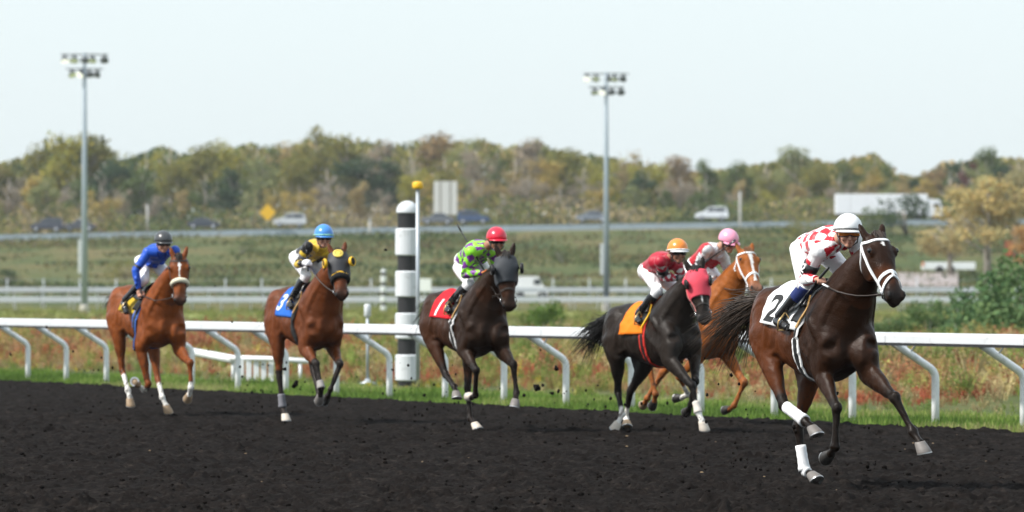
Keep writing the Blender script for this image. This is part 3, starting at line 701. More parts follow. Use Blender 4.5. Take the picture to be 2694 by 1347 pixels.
# ------------------------------------------------------------------ foliage
M['leaf'] = painted('leaves', .75, .3, .35, .2, translucent=.3)
M['bark'] = plain('bark', (.30, .27, .23), .9, var=.3, scale=3)
LEAFQ = np.array([(-.5, 0, 0), (0, -.42, .08), (.5, 0, 0), (0, .42, .08)])
def crown_mesh(seed, kind, n):
    """leaf clumps spread through lobes; unit tree: height 1, trunk foot at origin"""
    r = np.random.default_rng(seed); pts = []; 
    if kind == 'conifer':
        k = 0
        t = r.random(n) ** .75; zz = .12 + .88 * t; rad = (1 - t) * .17 * (.75 + .5 * np.abs(np.sin(t * 38))) + .008
        a = r.random(n) * 6.28; rr = rad * r.random(n) ** .45
        P = np.stack([rr * np.cos(a), rr * np.sin(a), zz - rr * .25], 1)
    else:
        nl = {'round': 15, 'tall': 17, 'sparse': 13, 'bush': 13}[kind]
        cs = []; 
        for i in range(nl):
            a = r.random() * 6.28
            if kind == 'tall': z = .30 + .62 * (i + r.random()) / nl; rr = .15 * math.sin(math.pi * min(1, (z - .15) / .9)) ** .6 * r.random() ** .5; s = .085 + .055 * r.random()
            elif kind == 'bush': z = .15 + .6 * r.random(); rr = .5 * r.random() ** .6 * (1.1 - z * .6); s = .15 + .12 * r.random()
            else: z = .36 + .52 * r.random(); rr = .27 * math.sin(math.pi * min(1, max(.12, (z - .22) / .82))) ** .7 * r.random() ** .5; s = .075 + .075 * r.random()
            cs.append((rr * math.cos(a), rr * math.sin(a), z, s))
        cs = np.array(cs); w_ = cs[:, 3] ** 2; k = r.choice(nl, n, p=w_ / w_.sum())
        d = r.normal(0, 1, (n, 3)); d /= np.linalg.norm(d, axis=1)[:, None]; rad = r.random(n) ** (.38 if kind != 'sparse' else .6)
        P = cs[k, :3] + d * (cs[k, 3] * rad)[:, None] * np.array((1, 1, .85))
        P += r.normal(0, .012, P.shape)
    sz = (.028 if kind != 'bush' else .05) * (.6 + .9 * r.random(n)) * (.75 if kind in ('sparse', 'conifer') else 1)
    u = r.normal(0, 1, (n, 3)); u /= np.linalg.norm(u, axis=1)[:, None]; h_ = r.normal(0, 1, (n, 3)); v = np.cross(u, h_); v /= np.linalg.norm(v, axis=1)[:, None]
    q = np.stack([P - u * sz[:, None] * .5, P - v * sz[:, None] * .42, P + u * sz[:, None] * .5, P + v * sz[:, None] * .42], 1).reshape(-1, 3)
    f = np.arange(n * 4).reshape(-1, 4)
    tone = (.72 + .56 * r.random(n)) ; hue = r.normal(0, .08, n)
    C = np.stack([tone * (1 + hue), tone, tone * (1 - hue * .5)], 1); C = np.repeat(C, 4, 0)
    return q, f, C
def trunk_mesh(seed, kind):
    r = random.Random(seed); mb = MB()
    if kind == 'bush':
        for i in range(5): a = r.random() * 6.28; mb.tube([(0.03 * math.cos(a), .03 * math.sin(a), -.02), (.2 * math.cos(a), .2 * math.sin(a), .5)], [.02, .006], 5)
        return mb
    mb.tube([(0, 0, -.03), (.005, .0, .3), (-.004, .006, .62), (0, 0, .9)], [.027, .020, .012, .004], 7, up=(1, 0, 0))
    if kind != 'conifer':
        for i in range(11):
            a = r.random() * 6.28; z = .24 + .5 * i / 11; l = .26 * (1.1 - z)
            mb.tube([(0, 0, z), (l * .5 * math.cos(a), l * .5 * math.sin(a), z + l * .5), (l * math.cos(a), l * math.sin(a), z + l * 1.05)], [.011, .008, .003], 5)
    return mb
TREE_PROTO = {}
def leaf_mat(col):
    key = ('leaf',) + tuple(round(c, 3) for c in col)
    if key in M: return M[key]
    m = painted('leaves %.2f %.2f %.2f' % tuple(col), .78, .28, .5, .15, translucent=.28)
    t = m.node_tree; a = [n for n in t.nodes if n.type == 'ATTRIBUTE'][0]; s = [n for n in t.nodes if n.type == 'VECT_MATH'][0]
    mul = t.nodes.new('ShaderNodeVectorMath'); mul.operation = 'MULTIPLY'; mul.inputs[1].default_value = col
    t.links.new(a.outputs['Color'], mul.inputs[0]); t.links.new(mul.outputs[0], s.inputs[0])
    M[key] = m; return m
def proto(kind, var, n):
    n = int(n * 1.5)
    key = (kind, var)
    if key not in TREE_PROTO:
        q, f, C = crown_mesh(100 + var * 7 + len(kind), kind, n)
        TREE_PROTO[key] = (make_mesh('crown', q, f, None, False, C), trunk_mesh(var + 3, kind).mesh('trunk', M['bark'], True))
    return TREE_PROTO[key]
def tree(name, x, y, z, h, wide, kind, var, col, label, group, n=1500, rz=None, cat='tree'):
    cm, tm = proto(kind, var, n)
    root = empty(name, (x, y, z), rng.random() * 6.28 if rz is None else rz); tag(root, label, cat, group)
    root.scale = (h * wide, h * wide, h)
    c = link('crown', cm, root)
    if len(cm.materials) == 0: cm.materials.append(M['leaf'])
    c.material_slots[0].link = 'OBJECT'; c.material_slots[0].material = leaf_mat(col)
    link('trunk', tm, root); return root
LM = [(30, 'at the left edge'), (123, 'above the dark cars at left'), (222, 'behind the left floodlight pole'), (330, 'right of the left floodlight pole'), (430, 'above the blue rider'), (536, 'above the red tail lighted car'), (630, 'left of the yellow diamond sign'),
      (704, 'above the yellow diamond sign'), (765, 'above the silver car'), (850, 'above the rider with the blue helmet'), (950, 'left of the yellow capped pole'), (1085, 'above the tall striped pole'), (1172, 'above the white sign panel'), (1250, 'above the dark blue car'), (1320, 'above the red helmeted rider'),
      (1420, 'between sign panel and right floodlight'), (1500, 'left of the right floodlight pole'), (1595, 'behind the right floodlight pole'), (1690, 'right of the right floodlight pole'), (1790, 'above the orange helmeted rider'), (1872, 'above the white car'), (1960, 'above the pink helmeted rider'),
      (2070, 'left of the white lorry'), (2160, 'above the back end of the lorry'), (2250, 'above the white helmeted rider'), (2340, 'above the middle of the lorry'), (2430, 'above the front of the lorry'), (2530, 'above the golden tree'), (2640, 'at the right edge')]
PAL = {'olive green': (.21, .20, .055), 'dull green': (.11, .15, .05), 'dark green': (.05, .085, .042), 'yellow green': (.31, .29, .06), 'tan': (.36, .28, .13), 'grey brown': (.31, .26, .20), 'rust': (.30, .21, .11), 'golden': (.42, .32, .10), 'pale green': (.24, .26, .11), 'dark red': (.13, .03, .035)}
used_labels = {}
def wood_label(px, colour, kw, row):
    near = min(LM, key=lambda l: abs(l[0] - px)); base = f'{colour} {kw} {row} {near[1]}'
    used_labels[base] = used_labels.get(base, 0) + 1
    return base if used_labels[base] == 1 else base + ', second' if used_labels[base] == 2 else base + ', third'
SKY = [(-60, 400), (0, 412), (60, 398), (140, 366), (265, 360), (310, 405), (418, 362), (470, 384), (555, 384), (650, 360), (735, 372), (836, 345), (940, 347), (1045, 357), (1150, 352), (1255, 345), (1330, 368), (1412, 354), (1515, 386), (1620, 398), (1725, 415), (1830, 432), (1935, 420), (2010, 402), (2092, 390), (2196, 406), (2300, 378), (2365, 440), (2405, 446), (2490, 404), (2560, 392), (2694, 404), (2760, 400)]
sx, sy = np.array(SKY).T
rr = random.Random(8)
KW = {'round': 'broad tree', 'tall': 'tall tree', 'sparse': 'thin leaved tree', 'conifer': 'pointed conifer', 'bush': 'bush'}
# skyline row
px = -40; i = 0
while px < 2740:
    D = rr.uniform(875, 905); ytop = float(np.interp(px, sx, sy)) + rr.uniform(-16, 26)
    kind = rr.choice(['tall', 'tall', 'round', 'tall', 'sparse']); colr = rr.choice(['olive green', 'dull green', 'olive green', 'tan', 'grey brown', 'dull green', 'olive green', 'yellow green', 'pale green', 'rust'])
    if abs(px - 2515) < 30: colr = 'dark red'
    if abs(px - 2300) < 36: kind, colr = 'sparse', 'dull green'
    x = (px - CXP) / FPX * D; zb = float(ground_z(x, D)); h = CAM_H + (HYP - ytop) / FPX * D - zb
    h *= 1.04
    tree('wood_tree', x, D, zb, h, rr.uniform(.85, 1.15) * (1.25 if kind == 'tall' else .95), kind, i % 4, PAL[colr], wood_label(px, colr, KW[kind], 'on skyline'), 'trees of the wood behind the highway')
    px += rr.uniform(62, 88); i += 1
for px, yt in ((122, 363), (160, 357), (240, 357), (270, 356)):
    D = 903; x = (px - CXP) / FPX * D; zb = float(ground_z(x, D)); h = CAM_H + (HYP - yt) / FPX * D - zb
    tree('conifer', x, D, zb, h, .9, 'conifer', i % 3, PAL['dark green'], wood_label(px, 'dark green', KW['conifer'], 'on skyline'), 'trees of the wood behind the highway', 1300); i += 1
# middle and front rows
for row, (D0, D1, fmin, fmax, stp, nm) in enumerate(((845, 862, .66, .88, 84, 'in mid wood'), (815, 832, .38, .68, 78, 'in front row'))):
    px = -50 + row * 30
    while px < 2740:
        D = rr.uniform(D0, D1); x = (px - CXP) / FPX * D; zb = float(ground_z(x, D))
        full = CAM_H + (HYP - float(np.interp(px, sx, sy))) / FPX * D - zb; h = full * rr.uniform(fmin, fmax)
        kind = rr.choice(['round', 'tall', 'sparse', 'round']); colr = rr.choice(['olive green', 'dull green', 'dark green', 'tan', 'grey brown', 'grey brown', 'yellow green', 'tan', 'pale green', 'golden'])
        if colr == 'grey brown': kind = 'sparse'
        tree('wood_tree', x, D, zb, h, rr.uniform(.95, 1.35), kind, i % 4, PAL[colr], wood_label(px, colr, KW[kind], nm), 'trees of the wood behind the highway')
        px += rr.uniform(stp * .75, stp * 1.25); i += 1
# undergrowth filling the foot of the wood and a dark far mass behind it
def mass(name, label, n, x0, x1, y0, y1, h0, h1, pal, seed, size, zoff=0, cat='undergrowth', above=0.0, under_sky=None, patch_at=None):
    r = np.random.default_rng(seed); x = x0 + (x1 - x0) * r.random(n); y = y0 + (y1 - y0) * r.random(n)
    if patch_at is not None: kp = vnoise(x, y * .4, seed + 9, 3, .07) + .25 * (r.random(n) - .5) > patch_at; x, y = x[kp], y[kp]; n = len(x)
    g_ = ground_z(x, y) + zoff
    hh = (h0 + (h1 - h0) * vnoise(x, y, seed, 3, .12))
    if under_sky is not None: hh = CAM_H + (HYP - np.interp(CXP + x / y * FPX, sx, sy) - under_sky - 34 * vnoise(x, y, seed, 2, .15)) / FPX * y - g_
    z = g_ + hh * (above + (1 - above) * r.random(n) ** .7)
    P = np.stack([x, y, z], 1); u = r.normal(0, 1, (n, 3)); u /= np.linalg.norm(u, axis=1)[:, None]; v = np.cross(u, r.normal(0, 1, (n, 3))); v /= np.linalg.norm(v, axis=1)[:, None]
    s = (size * (.5 + r.random(n)))[:, None]
    q = np.stack([P - u * s, P - v * s * .8, P + u * s, P + v * s * .8], 1).reshape(-1, 3)
    pl = np.array(pal); k = np.clip(vnoise(x, y, seed + 5, 3, .06) * 1.7 * len(pl) - .35 * len(pl) + r.normal(0, .6, n), 0, len(pl) - 1).astype(int)
    C = np.repeat(pl[k] * (.7 + .6 * r.random((n, 1))), 4, 0)
    o = link(name, make_mesh(name, q, np.arange(n * 4).reshape(-1, 4), M['leaf'], False, C)); tag(o, label, cat, kind='stuff'); return o
mass('wood_undergrowth', 'brushwood at the foot of the wood behind the highway', 36000, -150, 150, 803, 840, .5, 5.5, [PAL['dark green'], PAL['dull green'], PAL['olive green'], PAL['tan'], PAL['grey brown']], 71, .22)
mass('deep_wood', 'dense far trees that close the wood behind the skyline', 90000, -150, 150, 905, 950, 4, 8.5, [PAL['dark green'], PAL['dull green'], PAL['olive green'], PAL['olive green'], PAL['tan']], 72, .42, under_sky=10)
mass('bank_scrub', 'scrub and rough grass all over the highway bank', 100000, -110, 110, 496, 771, .05, .75, [(.03, .058, .02), (.05, .082, .025), (.085, .098, .03), (.15, .125, .05), (.06, .085, .028), (.12, .085, .04)], 73, .17, patch_at=.50)

# ---- single shrubs on the bank and infield, golden trees at the right ----
k = 0
for px, py, D, h, col, lab in ((1290, 640, 700, 3.2, 'dull green', 'green bush on the bank left of the right floodlight pole'), (1480, 670, 640, 2.6, 'dull green', 'low green bush on the bank right of the red helmeted rider'),
        (330, 690, 600, 2.6, 'olive green', 'olive bush on the bank left of the blue rider'), (30, 705, 560, 2.2, 'dark green', 'dark bush on the bank at the left edge'), (860, 620, 700, 2.6, 'pale green', 'pale bush on the bank right of the blue helmet'),
        (2120, 600, 730, 3.4, 'olive green', 'olive bush on the bank left of the white helmet'), (2390, 600, 740, 6.5, 'dark green', 'dark bushy thicket below the lorry'), (2300, 620, 735, 4.8, 'dull green', 'green thicket below the lorry'), (640, 640, 690, 2.2, 'dull green', 'green bush on the bank below the diamond sign')):
    x = (px - CXP) / FPX * D
    tree('shrub', x, D, float(ground_z(x, D)) - .1, h, 1.5, 'bush', k % 3, PAL[col], lab, 'bushes on the bank', 500, cat='bush'); k += 1
for px, D, h, wd, col, lab in ((2650, 150, 2.5, 1.0, (.12, .20, .085), 'large green bush behind the rail at the right edge'), (2540, 158, 2.05, .95, (.11, .19, .08), 'green bush behind the rail, second from right edge'), (2440, 168, 1.6, 1.05, (.12, .19, .07), 'low green bush right of the lead horse'),
        (1452, 172, 1.6, .95, (.12, .20, .045), 'bright green bush behind the rail between hooded horses'), (1398, 180, 1.1, .9, (.11, .17, .04), 'smaller bright green bush beside the hooded brown horse'), (2590, 120, .9, 1.1, (.11, .15, .05), 'small pale bush low behind the rail at right'), (1500, 150, .8, 1.2, (.12, .17, .05), 'low spreading bush left of the black horse tail'), (2345, 152, 1.15, 1.2, (.12, .18, .07), 'low rounded bush just right of the lead horse chest'), (2745, 146, 3.0, 1.0, (.12, .20, .08), 'tallest green bush, cut by the right edge')):
    x = (px - CXP) / FPX * D
    tree('shrub', x, D, -.05, h, wd, 'bush', 3 + k % 2, col, lab, 'bushes in the infield', 1500, cat='bush'); k += 1
for px, D, ytop, wd, col, var, lab in ((2600, 560, 440, 1.55, (.50, .40, .17), 5, 'big golden tree on the bank at the right'), (2500, 585, 520, 1.5, (.48, .39, .18), 6, 'smaller golden tree left of the big golden tree'), (2715, 545, 575, 1.2, (.46, .27, .10), 7, 'orange tree cut by the right edge'), (2670, 640, 430, 1.3, (.34, .30, .15), 8, 'tan tree behind the big golden tree')):
    x = (px - CXP) / FPX * D; zb = float(ground_z(x, D)); h = CAM_H + (HYP - ytop) / FPX * D - zb
    tree('autumn_tree', x, D, zb - .2, h, wd, 'sparse', var, col, lab, None, 2600)
# joints of each horse and rider in the horse frame (metres: x forward, y left, z up)
JN = [s_ + k_ for s_ in 'RL' for k_ in ('ankle', 'toe', 'knee', 'hip', 'shoulder', 'elbow', 'wrist')] + ['neck', 'head', 'pelvis']
def pose(t, yaw, pitch, poll, muz, RF, LF, RH, LH, rider):
    return dict(t=t, yaw=yaw, pitch=pitch, poll=poll, muz=muz, legs=dict(RF=RF, LF=LF, RH=RH, LH=LH), jock=dict(zip(JN, rider)))
FIT = {
 'A': pose((2.322, 45.551, 0.073), -70.84, -4.48, (1.11, 0.10, 2.02), (1.47, 0.14, 1.59),
    [(0.69, -0.14, 0.93), (1.07, -0.16, 0.69), (1.08, -0.17, 0.39), (0.91, -0.17, 0.26)],
    [(0.95, 0.16, 0.94), (1.38, 0.20, 0.80), (1.54, 0.29, 0.55), (1.70, 0.34, 0.41)],
    [(-0.28, -0.20, 0.97), (0.03, -0.19, 0.62), (0.38, -0.14, 0.52), (0.58, -0.11, 0.45)],
    [(-0.33, 0.20, 0.86), (-0.37, 0.10, 0.40), (-0.29, 0.14, 0.05), (-0.08, 0.17, 0.02)],
    [(0.14, -0.30, 1.33), (0.32, -0.28, 1.26), (0.41, -0.19, 1.58), (0.15, -0.12, 1.87), (0.55, -0.14, 1.88), (0.42, -0.20, 1.65), (0.65, -0.19, 1.67), (0.12, 0.33, 1.34), (0.30, 0.33, 1.27), (0.38, 0.25, 1.63), (0.11, 0.07, 1.87), (0.51, 0.17, 1.98), (0.45, 0.28, 1.74), (0.61, 0.11, 1.69), (0.56, 0.01, 1.95), (0.71, 0.04, 2.07), (0.10, -0.03, 1.88)]),
 'B': pose((1.502, 63.390, -0.091), -65.29, 0.86, (1.21, 0.02, 1.90), (1.36, 0.05, 1.35),
    [(0.94, -0.17, 0.89), (1.30, -0.08, 0.63), (1.39, -0.05, 0.34), (1.48, 0.00, 0.14)],
    [(0.76, 0.22, 0.95), (1.08, 0.07, 0.68), (0.94, 0.08, 0.42), (0.76, 0.12, 0.31)],
    [(-0.33, -0.20, 0.96), (-0.56, -0.08, 0.56), (-0.31, -0.15, 0.31), (-0.28, -0.26, 0.14)],
    [(-0.38, 0.20, 0.90), (-0.69, 0.13, 0.55), (-0.90, 0.18, 0.26), (-0.71, 0.11, 0.19)],
    [(0.25, -0.23, 1.41), (0.42, -0.27, 1.33), (0.51, -0.10, 1.68), (0.18, -0.06, 1.91), (0.68, -0.15, 2.00), (0.51, -0.02, 1.83), (0.73, 0.06, 1.82), (0.12, 0.33, 1.34), (0.30, 0.33, 1.27), (0.38, 0.26, 1.63), (0.10, 0.11, 1.88), (0.51, 0.14, 1.96), (0.45, 0.28, 1.74), (0.61, 0.11, 1.69), (0.57, -0.01, 2.00), (0.71, 0.05, 2.13), (0.11, 0.01, 1.90)]),
 'C': pose((2.109, 67.059, -0.015), -67.26, -2.38, (1.04, 0.19, 2.10), (1.41, 0.16, 1.68),
    [(0.58, -0.14, 0.91), (0.28, -0.29, 0.62), (0.16, -0.12, 0.40), (-0.03, -0.19, 0.32)],
    [(0.64, 0.16, 0.88), (0.97, 0.23, 0.58), (0.86, 0.16, 0.31), (0.67, 0.13, 0.22)],
    [(-0.39, -0.20, 0.96), (-0.77, -0.21, 0.69), (-0.65, -0.17, 0.36), (-0.77, -0.15, 0.18)],
    [(-0.73, 0.19, 0.86), (-1.10, 0.11, 0.57), (-1.27, 0.00, 0.27), (-1.45, 0.03, 0.15)],
    [(0.12, -0.33, 1.34), (0.30, -0.33, 1.27), (0.39, -0.26, 1.63), (0.14, -0.09, 1.89), (0.65, -0.13, 2.13), (0.47, -0.15, 1.93), (0.58, 0.03, 1.80), (0.12, 0.33, 1.34), (0.30, 0.33, 1.27), (0.39, 0.26, 1.63), (0.13, 0.10, 1.89), (0.52, 0.15, 2.01), (0.46, 0.27, 1.78), (0.61, 0.11, 1.69), (0.59, 0.03, 2.11), (0.69, 0.13, 2.24), (0.16, 0.00, 1.92)]),
 'D': pose((-0.598, 63.658, 0.039), -68.90, -2.23, (1.15, 0.09, 1.99), (1.26, 0.10, 1.43),
    [(0.57, -0.16, 0.91), (0.98, -0.17, 0.72), (0.88, -0.14, 0.44), (0.67, -0.14, 0.39)],
    [(0.81, 0.20, 0.91), (1.24, 0.17, 0.79), (1.28, 0.19, 0.49), (1.43, 0.12, 0.35)],
    [(-0.34, -0.20, 1.00), (-0.07, -0.14, 0.62), (0.27, -0.16, 0.50), (0.46, -0.19, 0.40)],
    [(-0.23, 0.20, 0.93), (-0.16, 0.16, 0.47), (-0.06, 0.16, 0.12), (0.14, 0.19, 0.03)],
    [(0.23, -0.24, 1.40), (0.40, -0.27, 1.34), (0.47, -0.07, 1.66), (0.10, -0.03, 1.82), (0.61, -0.11, 2.01), (0.53, -0.15, 1.76), (0.71, -0.01, 1.79), (0.12, 0.33, 1.35), (0.30, 0.33, 1.27), (0.38, 0.26, 1.63), (0.14, 0.12, 1.93), (0.49, 0.20, 2.00), (0.45, 0.28, 1.75), (0.61, 0.11, 1.69), (0.57, 0.05, 2.04), (0.69, 0.16, 2.17), (0.12, 0.03, 1.90)]),
 'E': pose((-2.536, 67.907, 0.077), -68.03, -2.35, (1.12, 0.04, 2.01), (1.39, 0.00, 1.52),
    [(0.60, -0.16, 0.85), (1.02, -0.17, 0.70), (1.14, -0.15, 0.43), (1.04, -0.13, 0.24)],
    [(0.56, 0.21, 0.85), (0.98, 0.14, 0.69), (0.95, 0.04, 0.40), (0.82, 0.01, 0.22)],
    [(-0.27, -0.20, 0.95), (-0.26, -0.17, 0.48), (-0.22, -0.14, 0.11), (-0.05, -0.14, -0.03)],
    [(-0.26, 0.20, 0.97), (-0.02, 0.17, 0.57), (0.20, 0.17, 0.28), (0.40, 0.15, 0.20)],
    [(0.23, -0.23, 1.41), (0.40, -0.26, 1.34), (0.42, -0.09, 1.72), (0.07, -0.09, 1.92), (0.56, -0.13, 2.06), (0.41, -0.20, 1.85), (0.65, -0.19, 1.88), (0.12, 0.33, 1.34), (0.30, 0.33, 1.27), (0.38, 0.26, 1.63), (0.12, 0.09, 1.88), (0.46, 0.18, 1.97), (0.45, 0.28, 1.72), (0.61, 0.11, 1.69), (0.53, 0.04, 2.04), (0.64, 0.04, 2.21), (0.07, 0.01, 1.92)]),
 'F': pose((-4.723, 71.964, 0.089), -65.04, -5.63, (1.10, 0.03, 2.04), (1.30, -0.01, 1.51),
    [(0.47, -0.19, 0.83), (0.59, -0.12, 0.40), (0.32, -0.07, 0.29), (0.37, -0.23, 0.42)],
    [(0.82, 0.19, 0.85), (1.26, 0.17, 0.73), (1.31, 0.17, 0.43), (1.20, 0.18, 0.25)],
    [(-0.29, -0.20, 0.96), (-0.25, -0.15, 0.49), (0.01, -0.16, 0.25), (0.12, -0.15, 0.07)],
    [(-0.11, 0.20, 0.84), (0.10, 0.20, 0.41), (0.38, 0.16, 0.20), (0.48, 0.23, 0.02)],
    [(0.19, -0.33, 1.41), (0.31, -0.33, 1.26), (0.40, -0.14, 1.69), (0.12, -0.08, 1.90), (0.45, -0.13, 2.04), (0.43, -0.28, 1.81), (0.47, -0.24, 1.58), (0.12, 0.33, 1.34), (0.30, 0.33, 1.27), (0.40, 0.25, 1.64), (0.16, 0.10, 1.87), (0.55, 0.19, 2.07), (0.48, 0.27, 1.82), (0.61, 0.11, 1.70), (0.52, 0.03, 2.05), (0.63, 0.00, 2.21), (0.14, 0.01, 1.90)]),
}
# ------------------------------------------------------------------ horses
V3 = lambda *a: np.array(a, float)
def lerp(a, b, t): return np.asarray(a, float) * (1 - t) + np.asarray(b, float) * t
def interp_rows(rows, n):
    rows = np.array(rows, float); t = rows[:, 0]; tt = np.linspace(t[0], t[-1], n)
    # smooth (Catmull-like) by interpolating with cosine-eased linear, then blurring once
    out = np.stack([np.interp(tt, t, rows[:, k]) for k in range(rows.shape[1])], 1)
    for _ in range(2):
        o2 = out.copy(); o2[1:-1, 1:] = (out[:-2, 1:] + 2 * out[1:-1, 1:] + out[2:, 1:]) / 4; out = o2
    return out
TORSO = [  # x, top, bottom, half width, pinch of the top
    (-.715, 1.33, 1.16, .05, .1), (-.68, 1.42, 1.04, .14, .1), (-.60, 1.50, .98, .23, .15), (-.48, 1.55, .955, .282, .25), (-.34, 1.57, .95, .288, .35), (-.18, 1.552, .93, .262, .35),
    (0, 1.525, .90, .275, .3), (.16, 1.52, .87, .282, .32), (.32, 1.545, .845, .272, .45), (.46, 1.60, .835, .25, .62), (.56, 1.605, .845, .235, .66), (.66, 1.55, .87, .245, .5), (.76, 1.43, .92, .228, .25), (.84, 1.32, .99, .188, .1), (.90, 1.22, 1.06, .11, 0)]
def torso_geo():
    rows = interp_rows(TORSO, 34); n = 28; v = []; f = []
    for x, top, bot, w_, pin in rows:
        zc = bot + (top - bot) * .46; 
        for k in range(n):
            a = 2 * math.pi * k / n; c, s = math.cos(a), math.sin(a)
            z = zc + (top - zc) * s if s > 0 else zc + (zc - bot) * s
            y = w_ * math.copysign(abs(c) ** .86, c) * (1 - pin * max(0, s) ** 1.6)
            v.append((x, y, z))
    m_ = len(rows)
    for i in range(m_ - 1):
        for k in range(n): j = (k + 1) % n; f.append((i * n + k, i * n + j, (i + 1) * n + j, (i + 1) * n + k))
    f.append(tuple(range(n - 1, -1, -1))); f.append(tuple((m_ - 1) * n + k for k in range(n)))
    return v, f
HEAD = [  # s, front, back, half width
    (-.10, .0, -.05, .045), (-.04, .05, -.11, .088), (.05, .080, -.165, .109), (.15, .097, -.192, .121), (.27, .099, -.203, .126), (.38, .089, -.200, .116), (.48, .074, -.168, .099), (.60, .062, -.128, .083), (.72, .054, -.104, .072), (.83, .053, -.094, .072), (.92, .047, -.093, .075), (1.0, .028, -.084, .066), (1.05, -.01, -.06, .038)]

class HorseFrame: pass

def build_horse(root, J, voxel):
    """J: fitted joints in the horse's own frame (x forward, y left, z up)"""
    H = HorseFrame(); H.root = root; H.J = J
    tb = MB(); tb.add(*torso_geo()); mb = MB()      # tb: trunk masses, blended first; mb: head and limbs
    poll, muz = V3(*J['poll']), V3(*J['muz'])
    hd = unit(muz - poll); L = float(np.linalg.norm(muz - poll)) * 1.03
    lat = V3(0, 1, 0) - hd * hd[1]; lat = unit(lat); nf = np.cross(lat, hd)      # nf: out of the forehead
    if nf[0] < 0: nf = -nf
    tw = R(J.get('twist', 0)); nf, lat = nf * math.cos(tw) - lat * math.sin(tw), lat * math.cos(tw) + nf * math.sin(tw)   # face turned a little to the horse's right
    H.poll, H.hd, H.L, H.lat, H.nf = poll, hd, L, lat, nf
    hp = lambda s, a, b: poll + hd * (s * L) + lat * a + nf * b
    H.hp = hp
    # neck between crest line and throat line
    T0, T1 = V3(.40, 0, 1.575), hp(-.02, 0, .02); B0, B1 = V3(.885, 0, 1.12), hp(.36, 0, -.165)
    Tc = lerp(T0, T1, .55) + V3(-.05, 0, .055); Bc = lerp(B0, B1, .5) + V3(-.055, 0, -.0)
    n = 24; v = []; f = []; m_ = 16
    for i in range(m_):
        t = i / (m_ - 1); top = (1 - t) ** 2 * T0 + 2 * t * (1 - t) * Tc + t * t * T1; bot = (1 - t) ** 2 * B0 + 2 * t * (1 - t) * Bc + t * t * B1
        c = (top + bot) / 2; ax = (top - bot) / 2; wd = .190 * (1 - t) ** 1.15 + .094
        for k in range(n):
            a = 2 * math.pi * k / n; cs, s = math.cos(a), math.sin(a)
            y = wd * math.copysign(abs(cs) ** .9, cs) * (1 - .45 * max(0, s) ** 1.4) * (1 - .12 * max(0, -s))
            v.append(c + ax * s + V3(0, 1, 0) * y)
    for i in range(m_ - 1):
        for k in range(n): j = (k + 1) % n; f.append((i * n + k, i * n + j, (i + 1) * n + j, (i + 1) * n + k))
    f.append(tuple(range(n - 1, -1, -1))); f.append(tuple((m_ - 1) * n + k for k in range(n)))
    tb.add(v, f)
    H.crest = lambda t: (1 - t) ** 2 * T0 + 2 * t * (1 - t) * Tc + t * t * T1
    H.throat = lambda t: (1 - t) ** 2 * B0 + 2 * t * (1 - t) * Bc + t * t * B1
    # head
    rows = interp_rows(HEAD, 22); n = 20; v = []; f = []
    for s, fr, bk, wd in rows:
        c = (fr + bk) / 2; hh = (fr - bk) / 2
        for k in range(n):
            a = 2 * math.pi * k / n; cs, sn = math.cos(a), math.sin(a)
            v.append(hp(s, wd * math.copysign(abs(cs) ** .85, cs) * (1 - .30 * max(0, -sn)), c + hh * math.copysign(abs(sn) ** .9, sn)))
    m_ = len(rows)
    for i in range(m_ - 1):
        for k in range(n): j = (k + 1) % n; f.append((i * n + k, i * n + j, (i + 1) * n + j, (i + 1) * n + k))
    f.append(tuple(range(n - 1, -1, -1))); f.append(tuple((m_ - 1) * n + k for k in range(n)))
    mb.add(v, f)
    rotH = np.stack([hd, lat, nf], 1)
    for sg in (-1, 1):
        mb.ball(hp(.25, sg * .102, .046), (.05, .028, .030), rotH)                # brow
        mb.ball(hp(.36, sg * .082, -.10), (.125, .041, .086), rotH)              # cheek
        mb.ball(hp(.93, sg * .054, .004), (.052, .030, .040), rotH)               # nostril wing
        e0 = hp(-.015, sg * .070, .005); ed = unit(-hd * 1.0 + nf * .10 + lat * sg * .28); et = e0 + ed * .14
        mb.tube([e0 - ed * .03, e0 + ed * .02, e0 + ed * .07, e0 + ed * .12, et], [.024, .037, .036, .022, .005], 10, up=np.cross(ed, lat), rb=[.024, .026, .022, .015, .005])
    mb.ball(hp(.97, 0, -.066), (.05, .036, .028), rotH)                           # lower lip
    mb.ball(hp(.50, 0, .052), (.2, .032, .016), rotH)
    # forehand
    for L_, sg in (('RF', -1), ('LF', 1)):
        q = [V3(*p) for p in J[L_]]; el, kn, fe, to = q
        sh = el - V3(.55, .17 * sg, .95); S = V3(.775, .145 * sg, 1.15) + sh * V3(.40, .5, .4); W = V3(.50, .09 * sg, 1.46)
        d = unit(kn - el); ax = unit(np.cross(V3(0, 1, 0), d)); fwd = ax if ax[0] + ax[2] * .3 > 0 else -ax
        tb.tube([W, lerp(W, S, .5) + V3(0, .04 * sg, 0), S], [.12, .15, .12], 14, rb=[.06, .09, .095])
        tb.tube([lerp(W, S, .35) + V3(-.12, .055 * sg, -.14), lerp(S, el, .55) + V3(-.07, .01 * sg, .05), el - d * .02], [.16, .15, .10], 14, rb=[.075, .085, .075])
        tb.tube([S, lerp(S, el, .6), el], [.12, .11, .095], 12, rb=[.09, .085, .078])
        tb.ball(S + V3(.0, -.05 * sg, -.06), (.085, .085, .13))                     # breast muscle
        tb.tube([el - d * .10, el, lerp(el, kn, .18) + fwd * .012, lerp(el, kn, .34) + fwd * .010], [.095, .10, .092, .07], 14, rb=[.07, .072, .066, .052])
        mb.tube([el - d * .05, lerp(el, kn, .18) + fwd * .012, lerp(el, kn, .42) + fwd * .01, lerp(el, kn, .68), lerp(el, kn, .90), kn], [.085, .094, .078, .056, .046, .049], 14, rb=[.062, .068, .057, .044, .040, .043])
